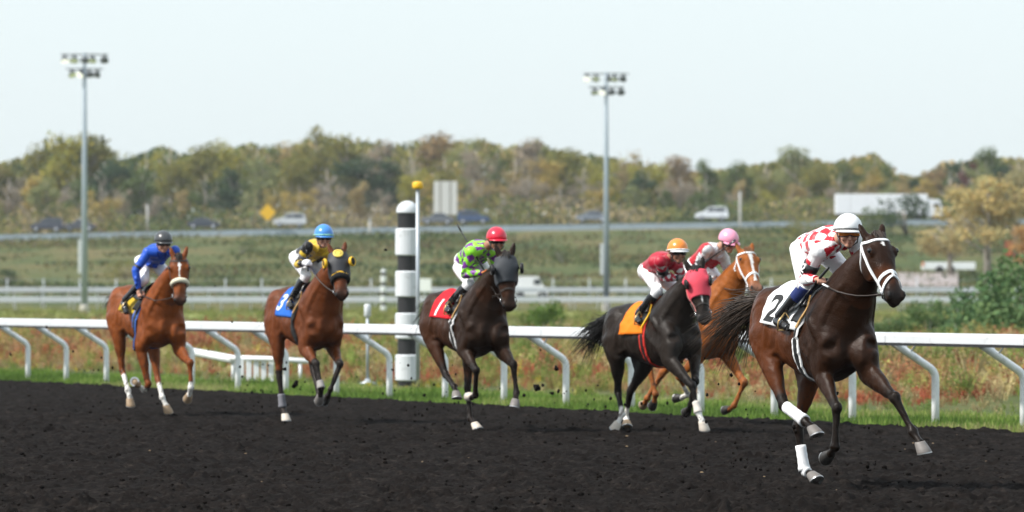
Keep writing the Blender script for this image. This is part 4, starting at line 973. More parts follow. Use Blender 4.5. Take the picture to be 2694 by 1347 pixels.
        mb.tube([lerp(el, kn, .05) - fwd * .03, lerp(el, kn, .35) - fwd * .035 + V3(0, .012 * sg, 0), lerp(el, kn, .8) - fwd * .018], [.045, .038, .016], 8)
        mb.ball(kn + fwd * .006, (.050, .046, .056))
        mb.tube([kn, lerp(kn, fe, .16), lerp(kn, fe, .4), lerp(kn, fe, .8), fe], [.048, .038, .034, .0345, .039], 12, rb=[.041, .032, .0275, .0285, .034])
        p_ = unit(to - fe); mb.ball(fe, .0425)
        mb.tube([fe, fe + p_ * .05, fe + p_ * .095, fe + p_ * .125], [.037, .031, .034, .042], 12, rb=[.033, .030, .034, .041])
    # quarters
    for L_, sg in (('RH', -1), ('LH', 1)):
        st, ho, fe, to = [V3(*p) for p in J[L_]]
        hip = V3(-.42, .12 * sg, 1.30)
        tb.ball(V3(-.42, .135 * sg, 1.30), (.26, .15, .235))
        tb.tube([hip, lerp(hip, st, .5) + V3(-.03, .05 * sg, 0), st, ], [.215, .195, .125], 14, rb=[.125, .12, .095])
        but = V3(-.59, .11 * sg, 1.26); mid = lerp(st, ho, .42)
        tb.tube([but, lerp(but, mid, .5) + V3(-.01, .035 * sg, 0), mid], [.11, .105, .066], 12, rb=[.10, .098, .06])
        tb.ball(st, (.09, .08, .095))
        d = unit(ho - st); bk = unit(np.cross(d, V3(0, 1, 0)))
        if bk[0] > 0 and d[2] < -.3: bk = -bk
        if d[2] >= -.3: bk = bk if bk[2] > 0 else -bk
        tb.tube([st - d * .04, lerp(st, ho, .2), lerp(st, ho, .42)], [.110, .110, .088], 14, rb=[.085, .087, .070])
        mb.tube([st - d * .04, lerp(st, ho, .2), lerp(st, ho, .45), lerp(st, ho, .72), lerp(st, ho, .93), ho], [.100, .106, .086, .057, .049, .051], 14, rb=[.075, .083, .069, .045, .040, .041])
        tip = ho - d * .02 + bk * .052
        mb.tube([lerp(st, ho, .55) + bk * .05, lerp(st, ho, .78) + bk * .052, tip, tip + d * .03], [.028, .017, .022, .02], 8)
        mb.ball(ho, (.053, .044, .058))
        mb.tube([ho, lerp(ho, fe, .16), lerp(ho, fe, .4), lerp(ho, fe, .85), fe], [.051, .043, .037, .0355, .040], 12, rb=[.043, .036, .030, .0295, .035])
        mb.tube([tip, lerp(ho, fe, .22) + bk * .012], [.024, .022], 8)
        p_ = unit(to - fe); mb.ball(fe, .0435)
        mb.tube([fe, fe + p_ * .05, fe + p_ * .095, fe + p_ * .125], [.037, .031, .034, .042], 12, rb=[.033, .030, .034, .041])
    tv, tme = remeshed(tb, .019, 16, .5)
    tf = [tuple(p.vertices) for p in tme.polygons]; mb.add(tv, tf)
    # muscle edges and folds standing a little proud of the smooth trunk
    H.bvh = bvh_of(tme); bpy.data.meshes.remove(tme)
    def ridge(pts, frm, r_, out):
        c = []
        for p in pts:
            q, nn = cast(H, p + frm, p, 0.0); c.append(q - nn * (r_ - out))
        n_ = len(c); c = np.array(c); c[1:-1] = (c[:-2] + 2 * c[1:-1] + c[2:]) / 4
        mb.tube(c, [r_ * (.6 + .4 * math.sin(math.pi * (i + .35) / (n_ - .3))) for i in range(n_)], 8)
    def dens(pts, m_=9):
        pts = np.array(pts, float); t = np.linspace(0, len(pts) - 1, m_); return [np.array([np.interp(k, range(len(pts)), pts[:, j]) for j in range(3)]) for k in t]
    for sg, Lf, Lh in ((-1, 'RF', 'RH'), (1, 'LF', 'LH')):
        side = V3(0, sg * .6, 0); el = V3(*J[Lf][0]); st, ho = V3(*J[Lh][0]), V3(*J[Lh][1]); sx_ = (el[0] - .55) * .4
        nk = lambda t, k: lerp(H.crest(t), H.throat(t), k)
        ridge(dens([nk(.80, .62), nk(.45, .62), nk(.12, .70), V3(.78 + sx_, 0, 1.20)]), side, .055, .017)
        ridge(dens([V3(.53, 0, 1.50), V3(.66, 0, 1.34), V3(.77 + sx_, 0, 1.17)]), side, .05, .018)
        ridge(dens([V3(.40, 0, 1.36), V3(.43 + sx_ * .5, 0, 1.16), V3(el[0] - .05, 0, 1.0)]), side, .05, .018)
        ridge(dens([V3(-.20, 0, 1.44), V3(-.20, 0, 1.22), V3(st[0] + .05, 0, st[2] + .06)]), side, .05, .018)
        ridge(dens([V3(-.55, 0, 1.38), V3(-.52, 0, 1.18), lerp(st, ho, .25) + V3(-.06, 0, .02)]), side, .05, .019)
        ridge(dens([V3(-.24, 0, 1.47), V3(-.42, 0, 1.40), V3(-.56, 0, 1.27)]), side, .05, .014)
        ridge(dens([V3(.02, 0, 1.02), V3(-.10, 0, 1.04), V3(st[0] + .08, 0, st[2] + .02)], 7), side, .04, .013)
        ridge(dens([V3(.80, sg * .085, 1.24), V3(.80, sg * .075, 1.12), V3(.78, sg * .06, 1.0)], 7), V3(.5, 0, -.05), .055, .020)
        for rx in (.05, .14, .23):
            ridge(dens([V3(rx, 0, 1.30), V3(rx - .03, 0, 1.16), V3(rx - .05, 0, 1.04)], 6), side, .03, .003)
    H.V, H.me = remeshed(mb, voxel, 5, .5)
    # skin is never perfectly even: shallow lumps and slack over the whole coat
    nv = np.empty(len(H.V) * 3, dtype=np.float32); H.me.vertices.foreach_get('normal', nv); nv = nv.reshape(-1, 3).astype(float); P = H.V
    lump = vnoise(P[:, 0] + P[:, 1] * .6, P[:, 2] - P[:, 1] * .5, 17, 3, 9.0) - .5; fine = vnoise(P[:, 0] * .6 + P[:, 2], P[:, 1] + P[:, 2] * .4 - P[:, 0], 23, 2, 24.0) - .5
    H.V = P + nv * (.013 * lump + .006 * fine)[:, None]; H.me.vertices.foreach_set('co', H.V.astype(np.float32).ravel()); H.me.update()
    H.bvh = bvh_of(H.me)
    return H

def seg_t(P, a, b):
    a = np.asarray(a); d = np.asarray(b) - a; t = np.clip(((P - a) @ d) / (d @ d), 0, 1); return t, np.linalg.norm(P - (a + t[:, None] * d), axis=1)

def coat_colours(H, c):
    """c: dict body, dark, points (colours), socks {leg: height up the cannon 0..1}, face marks"""
    P = H.V; J = H.J; n = len(P); body, dark, red = [np.array(c[k]) for k in ('body', 'dark', 'flank')]
    nz = vnoise(P[:, 0] * 3 + P[:, 1] * 2, P[:, 2] * 3 + P[:, 1], 3, 4, 1.3)[:, None]
    # flank and quarters warmer, top line, shoulder and neck darker
    k = smooth01(P[:, 0], .55, .1)[:, None] * smooth01(P[:, 2], 1.58, 1.32)[:, None]
    col = body * (1 - k) + red * k
    k = (smooth01(P[:, 2], 1.46, 1.60) * smooth01(P[:, 0], .75, .3))[:, None] * .55; col = col * (1 - k) + dark * k
    col = col * (.8 + .4 * nz)
    loc_ = (P - H.poll) @ np.stack([H.hd, H.lat, H.nf], 1); s = loc_[:, 0] / H.L
    onhead = (np.linalg.norm(P - H.hp(.45, 0, -.05), axis=1) < .42) & (s > -.35)
    # legs
    for L_ in ('RF', 'LF', 'RH', 'LH'):
        q = [V3(*p) for p in J[L_]]
        t0, d0 = seg_t(P, q[0], q[1]); t1, d1 = seg_t(P, q[1], q[2]); t2, d2 = seg_t(P, q[2], q[3])
        near = np.minimum(np.minimum(np.where(t0 > .5, d0, 9), d1), d2) < .10
        low = np.maximum(np.where(d1 < .09, 1.0, 0), np.where(d2 < .085, 1.0, 0)); up_ = np.where(d0 < .1, smooth01(t0, c.get('point_from', .55), c.get('point_from', .55) + .35), 0)
        k = (np.maximum(low, up_) * near * c.get('point_k', 1.0))[:, None]; col = col * (1 - k) + np.array(c['points']) * (.8 + .4 * nz) * k
        sk = c.get('socks', {}).get(L_)
        if sk is not None:
            a = np.where(d2 < .075, 1.0, 0); b_ = np.where(d1 < .07, smooth01(t1, 1 - sk - .05, 1 - sk + .05), 0); k = (np.maximum(a, b_) * near)[:, None]; col = col * (1 - k) + np.array((.72, .70, .66)) * k
    # face
    k = (onhead * smooth01(s, .70, .95))[:, None] * c.get('muzzle_k', .8); col = col * (1 - k) + np.array(c.get('muzzle', (.02, .017, .016))) * k
    k = (onhead * smooth01(s, .45, .58) * smooth01(s, .85, .7))[:, None] * .5; col = col * (1 - k) + red * 1.15 * k
    for (s0, s1, w0, w1, off) in c.get('marks', []):
        tt = np.clip((s - s0) / (s1 - s0), 0, 1); wd = w0 + (w1 - w0) * tt
        k = onhead & (s > s0) & (s < s1) & (np.abs(loc_[:, 1] - off) < wd * (1 if len(c['marks']) > 0 else 1)) & (loc_[:, 2] > .0)
        kk = k.astype(float)[:, None]; col = col * (1 - kk) + np.array((.74, .72, .70)) * kk
    if 'star' in c:
        s0, o0, r0, r1 = c['star']; k = onhead & ((np.abs(s - s0) * H.L / r0 + np.abs(loc_[:, 1] - o0) / r1) < 1) & (loc_[:, 2] > .02); kk = k.astype(float)[:, None]; col = col * (1 - kk) + np.array((.74, .72, .70)) * kk
    # dirt thrown up on legs, belly and chest
    dn = vnoise(P[:, 0] + P[:, 1], P[:, 2] * 1.3 - P[:, 1], 31, 3, 26.0); k = (smooth01(dn, .60, .70) * smooth01(P[:, 2], 1.05, .35) * .75)[:, None]; col = col * (1 - k) + np.array((.022, .018, .016)) * k
    return np.clip(col, 0, 1)

def coat_mat():
    m = painted('horse coat', .40, .30, 9, .13, bump=.4, bscale=90)
    t = m.node_tree; b = t.nodes['Principled BSDF']
    tc = t.nodes.new('ShaderNodeTexCoord'); n = t.nodes.new('ShaderNodeTexNoise'); n.inputs['Scale'].default_value = 5; n.inputs['Detail'].default_value = 6
    t.links.new(tc.outputs['Object'], n.inputs[0]); mr = t.nodes.new('ShaderNodeMapRange'); mr.inputs[1].default_value = .35; mr.inputs[2].default_value = .68; mr.inputs[3].default_value = .28; mr.inputs[4].default_value = .56
    t.links.new(n.outputs[0], mr.inputs[0]); t.links.new(mr.outputs[0], b.inputs['Roughness'])
    return m
M['coat'] = coat_mat()
def hoof_colour(name, col): return plain(name, col, .55, var=.25, scale=25)
M['hoof_grey'] = hoof_colour('grey hoof', (.17, .155, .145)); M['hoof_dark'] = hoof_colour('dark hoof', (.03, .027, .025)); M['hoof_tan'] = hoof_colour('tan hoof', (.34, .24, .15)); M['hoof_pale'] = hoof_colour('pale hoof', (.55, .49, .42))
M['shoe'] = plain('worn horseshoe', (.45, .45, .45), .35, .8)

def hooves(H, cols):
    for L_ in ('RF', 'LF', 'RH', 'LH'):
        st, kn, fe, to = [V3(*p) for p in H.J[L_]]
        p_ = unit(to - fe); l_ = unit(V3(0, 1, 0) - p_ * p_[1]); f_ = np.cross(p_, l_)
        d = p_ * .77 - f_ * .64; tt = p_ * .64 + f_ * .77
        c0 = fe + p_ * .118 - f_ * .004
        rings = [(-.014, -.002, .042, .040), (.0, .0, .0475, .045), (.035, .018, .056, .052), (.072, .034, .065, .058), (.078, .035, .064, .057)]
        v = []; f = []; n = 18
        for dd, ft, ra, rb in rings:
            for k in range(n):
                a = 2 * math.pi * k / n; ca = math.cos(a); ra_ = ra if ca > 0 else ra * .80
                v.append(c0 + d * dd + tt * (ft + ra_ * ca) + l_ * (rb * math.sin(a)))
        for i in range(len(rings) - 1):
            for k in range(n): j = (k + 1) % n; f.append((i * n + k, i * n + j, (i + 1) * n + j, (i + 1) * n + k))
        f.append(tuple(range(n - 1, -1, -1))); f.append(tuple((len(rings) - 1) * n + k for k in range(n)))
        ho = link('hoof', make_mesh('hoof', v, f, M[cols[L_]], True), H.root)
        # shoe: flat horseshoe rim under the sole
        v = []; f = []; m_ = 17
        for i in range(m_):
            a = -R(140) + R(280) * i / (m_ - 1); ca, sa = math.cos(a), math.sin(a); k_ = .066 if ca > 0 else .054
            for rr_, dz in ((1.0, .076), (1.0, .086), (.68, .086), (.68, .076)): v.append(c0 + d * dz + tt * (.035 + k_ * ca * rr_) + l_ * (.059 * sa * rr_))
        for i in range(m_ - 1):
            for k in range(4): j = (k + 1) % 4; f.append((i * 4 + k, i * 4 + j, (i + 1) * 4 + j, (i + 1) * 4 + k))
        f.append((0, 1, 2, 3)); f.append(tuple((m_ - 1) * 4 + k for k in (3, 2, 1, 0)))
        link('shoe', make_mesh('shoe', v, f, M['shoe']), ho)

def cast(H, o, tgt, off=.008):
    d = Vector(tgt) - Vector(o); hit = H.bvh.ray_cast(Vector(o), d.normalized())
    if hit[0] is None: return np.array(tgt, float), -unit(np.array(d))
    nrm = np.array(hit[1]); 
    if np.dot(nrm, np.array(d)) > 0: nrm = -nrm
    return np.array(hit[0]) + nrm * off, nrm
def head_pt(H, s, phi, off=.008, c=-.04):
    """phi degrees: 0 = forehead, +90 = horse's left cheek, 180 = under the jaw"""
    ctr = H.hp(s, 0, c); dr = H.nf * math.cos(R(phi)) + H.lat * math.sin(R(phi)); return cast(H, ctr + dr * .4, ctr, off)
def body_pt(H, x, phi, off=.01, zc=1.22):
    """phi degrees from the top line, + = horse's left side"""
    ctr = V3(x, 0, zc); dr = V3(0, math.sin(R(phi)), math.cos(R(phi))); return cast(H, ctr + dr * .48, ctr, off)
def strap(H, name, pts, width, mat, parent, thick=.006, closed=False):
    """pts: list of (point, outward normal)"""
    P = [np.array(p) for p, _ in pts]; N = [unit(n) for _, n in pts]; m_ = len(P); v = []; f = []
    for i in range(m_):
        a = P[(i - 1) % m_] if closed else P[max(i - 1, 0)]; b_ = P[(i + 1) % m_] if closed else P[min(i + 1, m_ - 1)]
        t = unit(b_ - a); sd = unit(np.cross(N[i], t)) * width / 2; n_ = unit(np.cross(t, sd))
        if np.dot(n_, N[i]) < 0: n_ = -n_
        v += [P[i] - sd - n_ * thick, P[i] + sd - n_ * thick, P[i] + sd * .92 + n_ * thick * .6, P[i] - sd * .92 + n_ * thick * .6]
    for i in range(m_ if closed else m_ - 1):
        j = (i + 1) % m_
        for k in range(4): q = (k + 1) % 4; f.append((i * 4 + k, i * 4 + q, j * 4 + q, j * 4 + k))
    if not closed: f.append((3, 2, 1, 0)); f.append(tuple((m_ - 1) * 4 + k for k in range(4)))
    return link(name, make_mesh(name, v, f, mat, False), parent)
def head_strap(H, name, path, width, mat, parent, off=.007, n=14, closed=False, thick=.005):
    """path: control points (s, phi)"""
    path = np.array(path, float); t = np.linspace(0, len(path) - 1, n * (len(path) - 1) + 1); ss = np.interp(t, range(len(path)), path[:, 0]); ph = np.interp(t, range(len(path)), path[:, 1])
    if closed: ss, ph = ss[:-1], ph[:-1]
    pts = [head_pt(H, a, b_, off) for a, b_ in zip(ss, ph)]
    Q = np.array([p for p, _ in pts])
    for _ in range(2):
        if closed: Q = (np.roll(Q, 1, 0) + 2 * Q + np.roll(Q, -1, 0)) / 4
        else: Q[1:-1] = (Q[:-2] + 2 * Q[1:-1] + Q[2:]) / 4
    return strap(H, name, [(q, nn) for q, (_, nn) in zip(Q, pts)], width, mat, parent, thick, closed)
def fleece(H, s, mat, parent, r=.032, s_side=.70):
    pts = []; ph = np.linspace(-115, 115, 19)
    for p in ph: q, nn = head_pt(H, s + (s_side - s) * (abs(p) / 115) ** 1.5, p, .012); pts.append(q)
    v, f = tube_geo(pts, [r * (.45 + .55 * math.cos(R(p) * .72)) * (1 + .06 * math.sin(i * 2.3)) for i, p in enumerate(ph)], 10, up=H.hd)
    return link('shadow_roll', make_mesh('shadow_roll', v, f, mat, True), parent)

def bridle(H, style):
    br = empty('bridle'); br.parent = H.root
    m = M[style.get('mat', 'dark_leather')]; wd = style.get('w', .017); nb = M[style.get('nose_mat', style.get('mat', 'dark_leather'))]
    if not style.get('no_brow'): head_strap(H, 'browband', [(.02, -95), (.10, -50), (.125, 0), (.10, 50), (.02, 95)], wd * 1.25, m, br, n=6)
    for sg in (-1, 1):
        head_strap(H, 'cheekpiece', [(.03, 92 * sg), (.30, 84 * sg), (.55, 92 * sg), (.80, 98 * sg)], wd * 1.25, m, br, n=6)
        head_strap(H, 'throatlatch', [(.0, 98 * sg), (.16, 122 * sg), (.33, 150 * sg), (.37, 180 * sg)], wd, m, br, n=6)
        # bit ring
        c, nn = head_pt(H, .83, 104 * sg, .016); t1 = H.hd; t2 = np.cross(nn, t1); ring = [c + (t1 * math.cos(a) + unit(t2) * math.sin(a)) * .034 for a in np.linspace(0, 2 * math.pi, 17)]
        v, f = tube_geo(ring, .0065, 6, up=nn); link('bit_ring', make_mesh('bit_ring', v, f, M['steel'], True), br)
        H.__dict__.setdefault('bit', {})[sg] = c
    if style.get('nose', True): 
        s0 = style.get('nose_s', .60); head_strap(H, 'noseband', [(s0 + .10, -180), (s0 + .07, -90), (s0, 0), (s0 + .07, 90), (s0 + .10, 180)], wd * 1.5, nb, br, n=8, closed=True)
    if style.get('flash'):
        head_strap(H, 'flash_strap', [(.90, -178), (.86, -90), (.665, 0), (.86, 90), (.90, 178)], wd * 1.15, m, br, off=.013, n=8, closed=True)
        head_strap(H, 'nose_strap', [(.60, 0), (.70, 0)], wd * 1.1, m, br, off=.015, n=4)
    return br
def reins(H, hands, mat_a, mat_b=None):
    for sg in (-1, 1):
        b_ = H.bit[sg]; h = np.array(hands[sg], float)
        pts = [b_]
        for t in (.12, .25, .4, .55, .7, .85, 1.0):
            p = lerp(b_, h, t) + V3(0, 0, -.05 * math.sin(math.pi * t))
            hit = H.bvh.find_nearest(Vector(p)); q = np.array(hit[0]); nn = np.array(hit[1])
            out = np.dot(p - q, nn)
            if out < .018: p = q + nn * .018
            pts.append(p)
        pts.append(h)
        P = np.array(pts[:-1])
        k = 6 if mat_b else len(P)
        v, f = tube_geo(P[:k + 1] if mat_b else P, .0095, 6, up=(0, 0, 1), rb=.006); rn = link('rein', make_mesh('rein', v, f, mat_a, True), H.root)
        if mat_b: v, f = tube_geo(P[k:], .0115, 6, up=(0, 0, 1), rb=.008); link('rein_grip', make_mesh('rein_grip', v, f, mat_b, True), rn)

def eyes_and_nostrils(H):
    for sg in (-1, 1):
        p, nn = head_pt(H, .255, 66 * sg, -.008, c=.0); v, f = ball_geo(p, .021, None, 12, 8); link('eye', make_mesh('eye', v, f, M['eye'], True), H.root)
        p, nn = head_pt(H, .945, 52 * sg, .001, c=-.02); t2 = unit(np.cross(nn, H.lat)); rot = np.stack([unit(H.hd * .8 - H.nf * .5 - nn * np.dot(nn, H.hd * .8 - H.nf * .5)), unit(np.cross(nn, unit(H.hd * .8 - H.nf * .5 - nn * np.dot(nn, H.hd * .8 - H.nf * .5)))), nn], 1)
        v, f = ball_geo(p, (.024, .0145, .005), rot, 12, 6); link('nostril', make_mesh('nostril', v, f, M['nostril'], True), H.root)
    # mouth line
    pts = [head_pt(H, s_, ph, .0015, c=-.03)[0] for s_, ph in ((.86, -118), (.93, -122), (1.0, -125), (1.03, 180), (1.0, 125), (.93, 122), (.86, 118))]
    v, f = tube_geo(pts[:3], .003, 5); link('mouth', make_mesh('mouth', v, f, M['nostril'], True), H.root)

def patch(H, name, grid, mat, parent, thick=.008, fold=0.0, smooth_it=3):
    """grid[i][j] = (point, normal); a sheet of real thickness lying on the body"""
    P = np.array([[p for p, _ in row] for row in grid]); N = np.array([[n for _, n in row] for row in grid]); a, b_ = P.shape[:2]
    for _ in range(smooth_it):
        Q = P.copy(); Q[1:-1, 1:-1] = (P[:-2, 1:-1] + P[2:, 1:-1] + P[1:-1, :-2] + P[1:-1, 2:]) / 4
        d = np.sum((Q - P) * N, -1, keepdims=True); P = P + N * np.maximum(d, -.002)
    if fold: P = P + N * (fold * (vnoise(np.arange(a)[:, None] + 0 * np.arange(b_)[None], np.arange(b_)[None] + 0 * np.arange(a)[:, None], 7, 2, .45)[..., None]))
    V = np.concatenate([(P + N * thick * .5).reshape(-1, 3), (P - N * thick * .5).reshape(-1, 3)]); n = a * b_; ii = np.arange(n).reshape(a, b_); f = []
    for i in range(a - 1):
        for j in range(b_ - 1):
            f.append((ii[i, j], ii[i, j + 1], ii[i + 1, j + 1], ii[i + 1, j])); f.append((n + ii[i + 1, j], n + ii[i + 1, j + 1], n + ii[i, j + 1], n + ii[i, j]))
    rim = [ii[0, j] for j in range(b_)] + [ii[i, -1] for i in range(1, a)] + [ii[-1, j] for j in range(b_ - 2, -1, -1)] + [ii[i, 0] for i in range(a - 2, 0, -1)]
    for k in range(len(rim)): q = (k + 1) % len(rim); f.append((rim[k], n + rim[k], n + rim[q], rim[q]))
    return link(name, make_mesh(name, V, [tuple(int(x) for x in q) for q in f], mat, True), parent)

def text_mesh(body, size):
    cu = bpy.data.curves.new('t', 'FONT'); cu.body = body; cu.size = size; cu.align_x = 'CENTER'; cu.align_y = 'CENTER'; cu.offset = size * .022
    o = bpy.data.objects.new('t', cu); COL.objects.link(o); dg = bpy.context.evaluated_depsgraph_get(); dg.update()
    me = bpy.data.meshes.new_from_object(o.evaluated_get(dg)); bpy.data.objects.remove(o); bpy.data.curves.remove(cu)
    bm = bmesh.new(); bm.from_mesh(me); bpy.data.meshes.remove(me)
    bmesh.ops.triangulate(bm, faces=bm.faces[:])
    for _ in range(2): bmesh.ops.subdivide_edges(bm, edges=[e_ for e_ in bm.edges if e_.calc_length() > size * .1], cuts=1); bmesh.ops.triangulate(bm, faces=bm.faces[:])
    bm.verts.index_update(); v = np.array([q.co[:] for q in bm.verts]); f = [tuple(q.index for q in a.verts) for a in bm.faces]; bm.free(); return v, f

def tack(H, c):
    """saddle cloth with number, saddle, girth, stirrup leathers"""
    cl = plain('saddle cloth ' + c['name'], c['cloth'], .75, var=.07, scale=18, spec=.2)
    x0, x1 = c.get('cloth_x', (-.26, .40)); lo = c.get('cloth_phi', 82)
    grid = [[body_pt(H, x0 + (x1 - x0) * i / 15 + (.05 * (abs(p) / lo) if i == 0 else 0), p, .012) for p in np.linspace(-lo - c.get('skew', 0) * i / 15, lo + c.get('skew', 0) * i / 15, 34)] for i in range(16)]
    sc_ = patch(H, 'saddle_cloth', grid, cl, H.root, .007, fold=c.get('fold', .008))
    if c.get('num'):
        v, f = text_mesh(c['num'], c.get('num_size', .30)); cx, cp = c.get('num_at', (-.02, -56)); out = []
        k = math.degrees(1 / .33)
        C_ = HorseFrame(); C_.bvh = bvh_of(sc_.data)
        for a, b_, _ in v:
            p, nn = body_pt(C_, cx + a * .95, cp + b_ * k, .004); out.append(p)
        no = link('number', make_mesh('number', out, f, plain('number ' + c['name'], c['num_col'], .7), False), sc_)
        so = no.modifiers.new('t', 'SOLIDIFY'); so.thickness = .004
    grid = [[(lambda q: (q[0] + q[1] * (.012 + .03 * math.exp(-((i - 9) / 2.2) ** 2) * math.cos(R(p)) + .03 * math.exp(-((i - 0) / 2.0) ** 2) * math.cos(R(p)) ** 2), q[1]))(body_pt(H, .17 + .28 * i / 9, p, .02)) for p in np.linspace(-40, 40, 20)] for i in range(10)]
    patch(H, 'saddle', grid, M['black_leather'], H.root, .018)
    # flap with tan/yellow piping
    for sg in (-1, 1):
        grid = [[body_pt(H, .34 + .15 * i / 6 - .05 * (abs(p) - 40) / 40, p, .028) for p in np.linspace(36 * sg, 70 * sg, 8)] for i in range(7)]
        fl = patch(H, 'saddle_flap', grid, M['black_leather'], H.root, .01)
        pts = [body_pt(H, .495 - .05 * (abs(p) - 30) / 40, p, .034) for p in np.linspace(26 * sg, 80 * sg, 12)]
        strap(H, 'flap_piping', pts, .02, M[c.get('piping', 'brown_leather')], fl, .008)
    gx = .40
    pts = [body_pt(H, gx + .02 * math.sin(R(abs(p))), p, .010) for p in np.linspace(-180, 180, 73)[:-1]]
    g_ = strap(H, 'girth', pts, .105, plain('girth ' + c['name'], c['girth'], .7), H.root, .006, True)
    pts = [body_pt(H, gx + .02 * math.sin(R(abs(p))), p, .017) for p in np.linspace(-180, 180, 73)[:-1]]
    strap(H, 'girth_strap', pts, .045, plain('girth strap ' + c['name'], c.get('girth2', (.015, .015, .016)), .6), g_, .005, True)

def bandage(H, L_, t0, t1, mat, name='bandage', seg=1, grow=.010, bump=.003):
    q = [V3(*p) for p in H.J[L_]]; a, b_ = q[seg], q[seg + 1]; n = 9; pts = [lerp(a, b_, t0 + (t1 - t0) * i / (n - 1)) for i in range(n)]
    rad = []; hind = L_[1] == 'H'
    for i in range(n):
        t = t0 + (t1 - t0) * i / (n - 1); r_ = .036 if seg == 1 else .034
        if seg == 1: r_ = (.037 if hind else .034) + .008 * smooth01(t, .75, 1.0) + .006 * smooth01(t, .2, 0)
        rad.append(float(r_ + grow + (bump if i % 2 else 0)))
    v, f = tube_geo(pts, rad, 14, rb=[r * .9 for r in rad]); return link(name, make_mesh(name, v, f, mat, True), H.root)

def hair_tube_set(strands, n=4):
    """strands: list of (points, radii) -> one mesh of tapering strands"""
    mb = MB()
    for p, r_ in strands: mb.tube(p, r_, n, cap=False)
    return mb
def tail(H, col, seed, sweep, length=.95, n=170, spread=.10):
    r = np.random.default_rng(seed); base = V3(-.655, 0, 1.42); st = []
    d0 = unit(V3(-.75, 0, -.05)); d1 = unit(np.array(sweep, float))
    for i in range(n):
        ln = length * (.45 + .6 * r.random()); o = r.normal(0, 1, 3) * .022; g_ = np.random.default_rng(seed * 100 + i % 14).normal(0, 1, 3); sp = (g_ * .75 + r.normal(0, 1, 3) * .45) * spread * V3(.7, 1, 1); cl = r.normal(0, .03, 3)
        pts = []; 
        for k in range(9):
            t = k / 8; d = d0 * (1 - t) + d1 * t
            p = base + o * (1 - .3 * t) + (d0 * (t - t * t / 2) + d1 * (t * t / 2)) * ln * 1.25 + sp * t ** 1.7 + cl * math.sin(t * 5 + i) * t
            pts.append(p)
        rad = np.array([.008, .0085, .008, .007, .006, .0046, .0033, .0022, .0008]) * (.55 + .6 * r.random()); st.append((pts, rad))
    mb = hair_tube_set(st, 4); mb.tube([base + V3(.06, 0, .01), base + d0 * .12, base + d0 * .28 + d1 * .05], [.05, .045, .02], 10)
    return link('tail', mb.mesh('tail', plain('tail hair', col, .5, var=.4, scale=30, spec=.4), True), H.root)
def mane(H, col, seed, side=1, n=240, lenm=.14):
    r = np.random.default_rng(seed); st = []
    for i in range(n):
        t = r.random() * .97 + .02; p = H.crest(t); p = cast(H, p + V3(-.2, 0, .35), p - V3(0, 0, .05), .0)[0]
        ln = lenm * (.5 + .8 * r.random()); sd = side * (.5 + r.random() * .6); bk = -.55 - .6 * r.random()
        v = [p - V3(0, 0, .01)]
        for k in range(1, 5):
            u = k / 4; q = p + V3(bk * ln * u, sd * ln * .75 * u ** .8, ln * (.30 * u - .75 * u * u) + .012); v.append(q)
        st.append((v, np.array([.007, .0075, .006, .004, .0012])))
    for i in range(40):  # forelock and poll tuft
        p = H.hp(-.03 + .04 * r.random(), r.normal(0, .02), .03); ln = .09 * (.5 + r.random())
        st.append(([p, p + H.nf * ln * .35 - H.hd * .02, p + H.nf * ln * .5 + H.hd * ln * .3 + H.lat * r.normal(0, .02), p + H.nf * ln * .45 + H.hd * ln * .9 + H.lat * r.normal(0, .03)], np.array([.006, .006, .004, .001])))
    return link('mane', hair_tube_set(st, 4).mesh('mane', plain('mane hair', col, .5, var=.4, scale=30), True), H.root)
def hood(H, mat, s0, s1, cup_mat, cup=True, lo=120, rim_mat=None):
    grid = [[head_pt(H, s0 + (s1 - s0) * i / 17 + (.06 * (abs(p) / lo) ** 2 if i > 9 else 0), p, .012) for p in np.linspace(-lo, lo, 33)] for i in range(18)]
    ho = patch(H, 'blinker_hood', grid, mat, H.root, .006)
    for sg in (-1, 1):
        p, nn = head_pt(H, .265, 66 * sg, .012, c=.0); ax1 = unit(H.hd - nn * np.dot(nn, H.hd)); ax2 = np.cross(nn, ax1)
        if cup:   # stiff half cup standing out behind the eye
            v = []; f = []; n = 14; rings = [(.056, .0), (.060, .014), (.058, .028), (.052, .036), (.046, .030), (.045, .015), (.045, .004)]
            for (r_, hgt) in rings:
                for k in range(n):
                    a = 2 * math.pi * k / n; open_ = 1.0; q = p + (ax1 * math.cos(a) + ax2 * math.sin(a)) * r_ + nn * hgt + unit(H.lat * sg) * .01; v.append(q)
            for i in range(len(rings) - 1):
                for k in range(n): j = (k + 1) % n; f.append((i * n + k, i * n + j, (i + 1) * n + j, (i + 1) * n + k))
            f.append(tuple(range(n - 1, -1, -1))); f.append(tuple((len(rings) - 1) * n + k for k in range(n)))
            cu = link('eye_cup', make_mesh('eye_cup', v, f, cup_mat, True), ho)
            v, f = ball_geo(p + nn * .026 + unit(H.lat * sg) * .01 + H.nf * .004, (.047, .044, .012), np.stack([ax1, ax2, nn], 1), 14, 6); link('eye_opening', make_mesh('eye_opening', v, f, M['nostril'], True), cu)
        else:     # mesh-covered round eye hole
            v, f = ball_geo(p, (.060, .057, .022), np.stack([ax1, ax2, nn], 1), 16, 8); link('eye_mesh', make_mesh('eye_mesh', v, f, cup_mat, True), ho)
    return ho
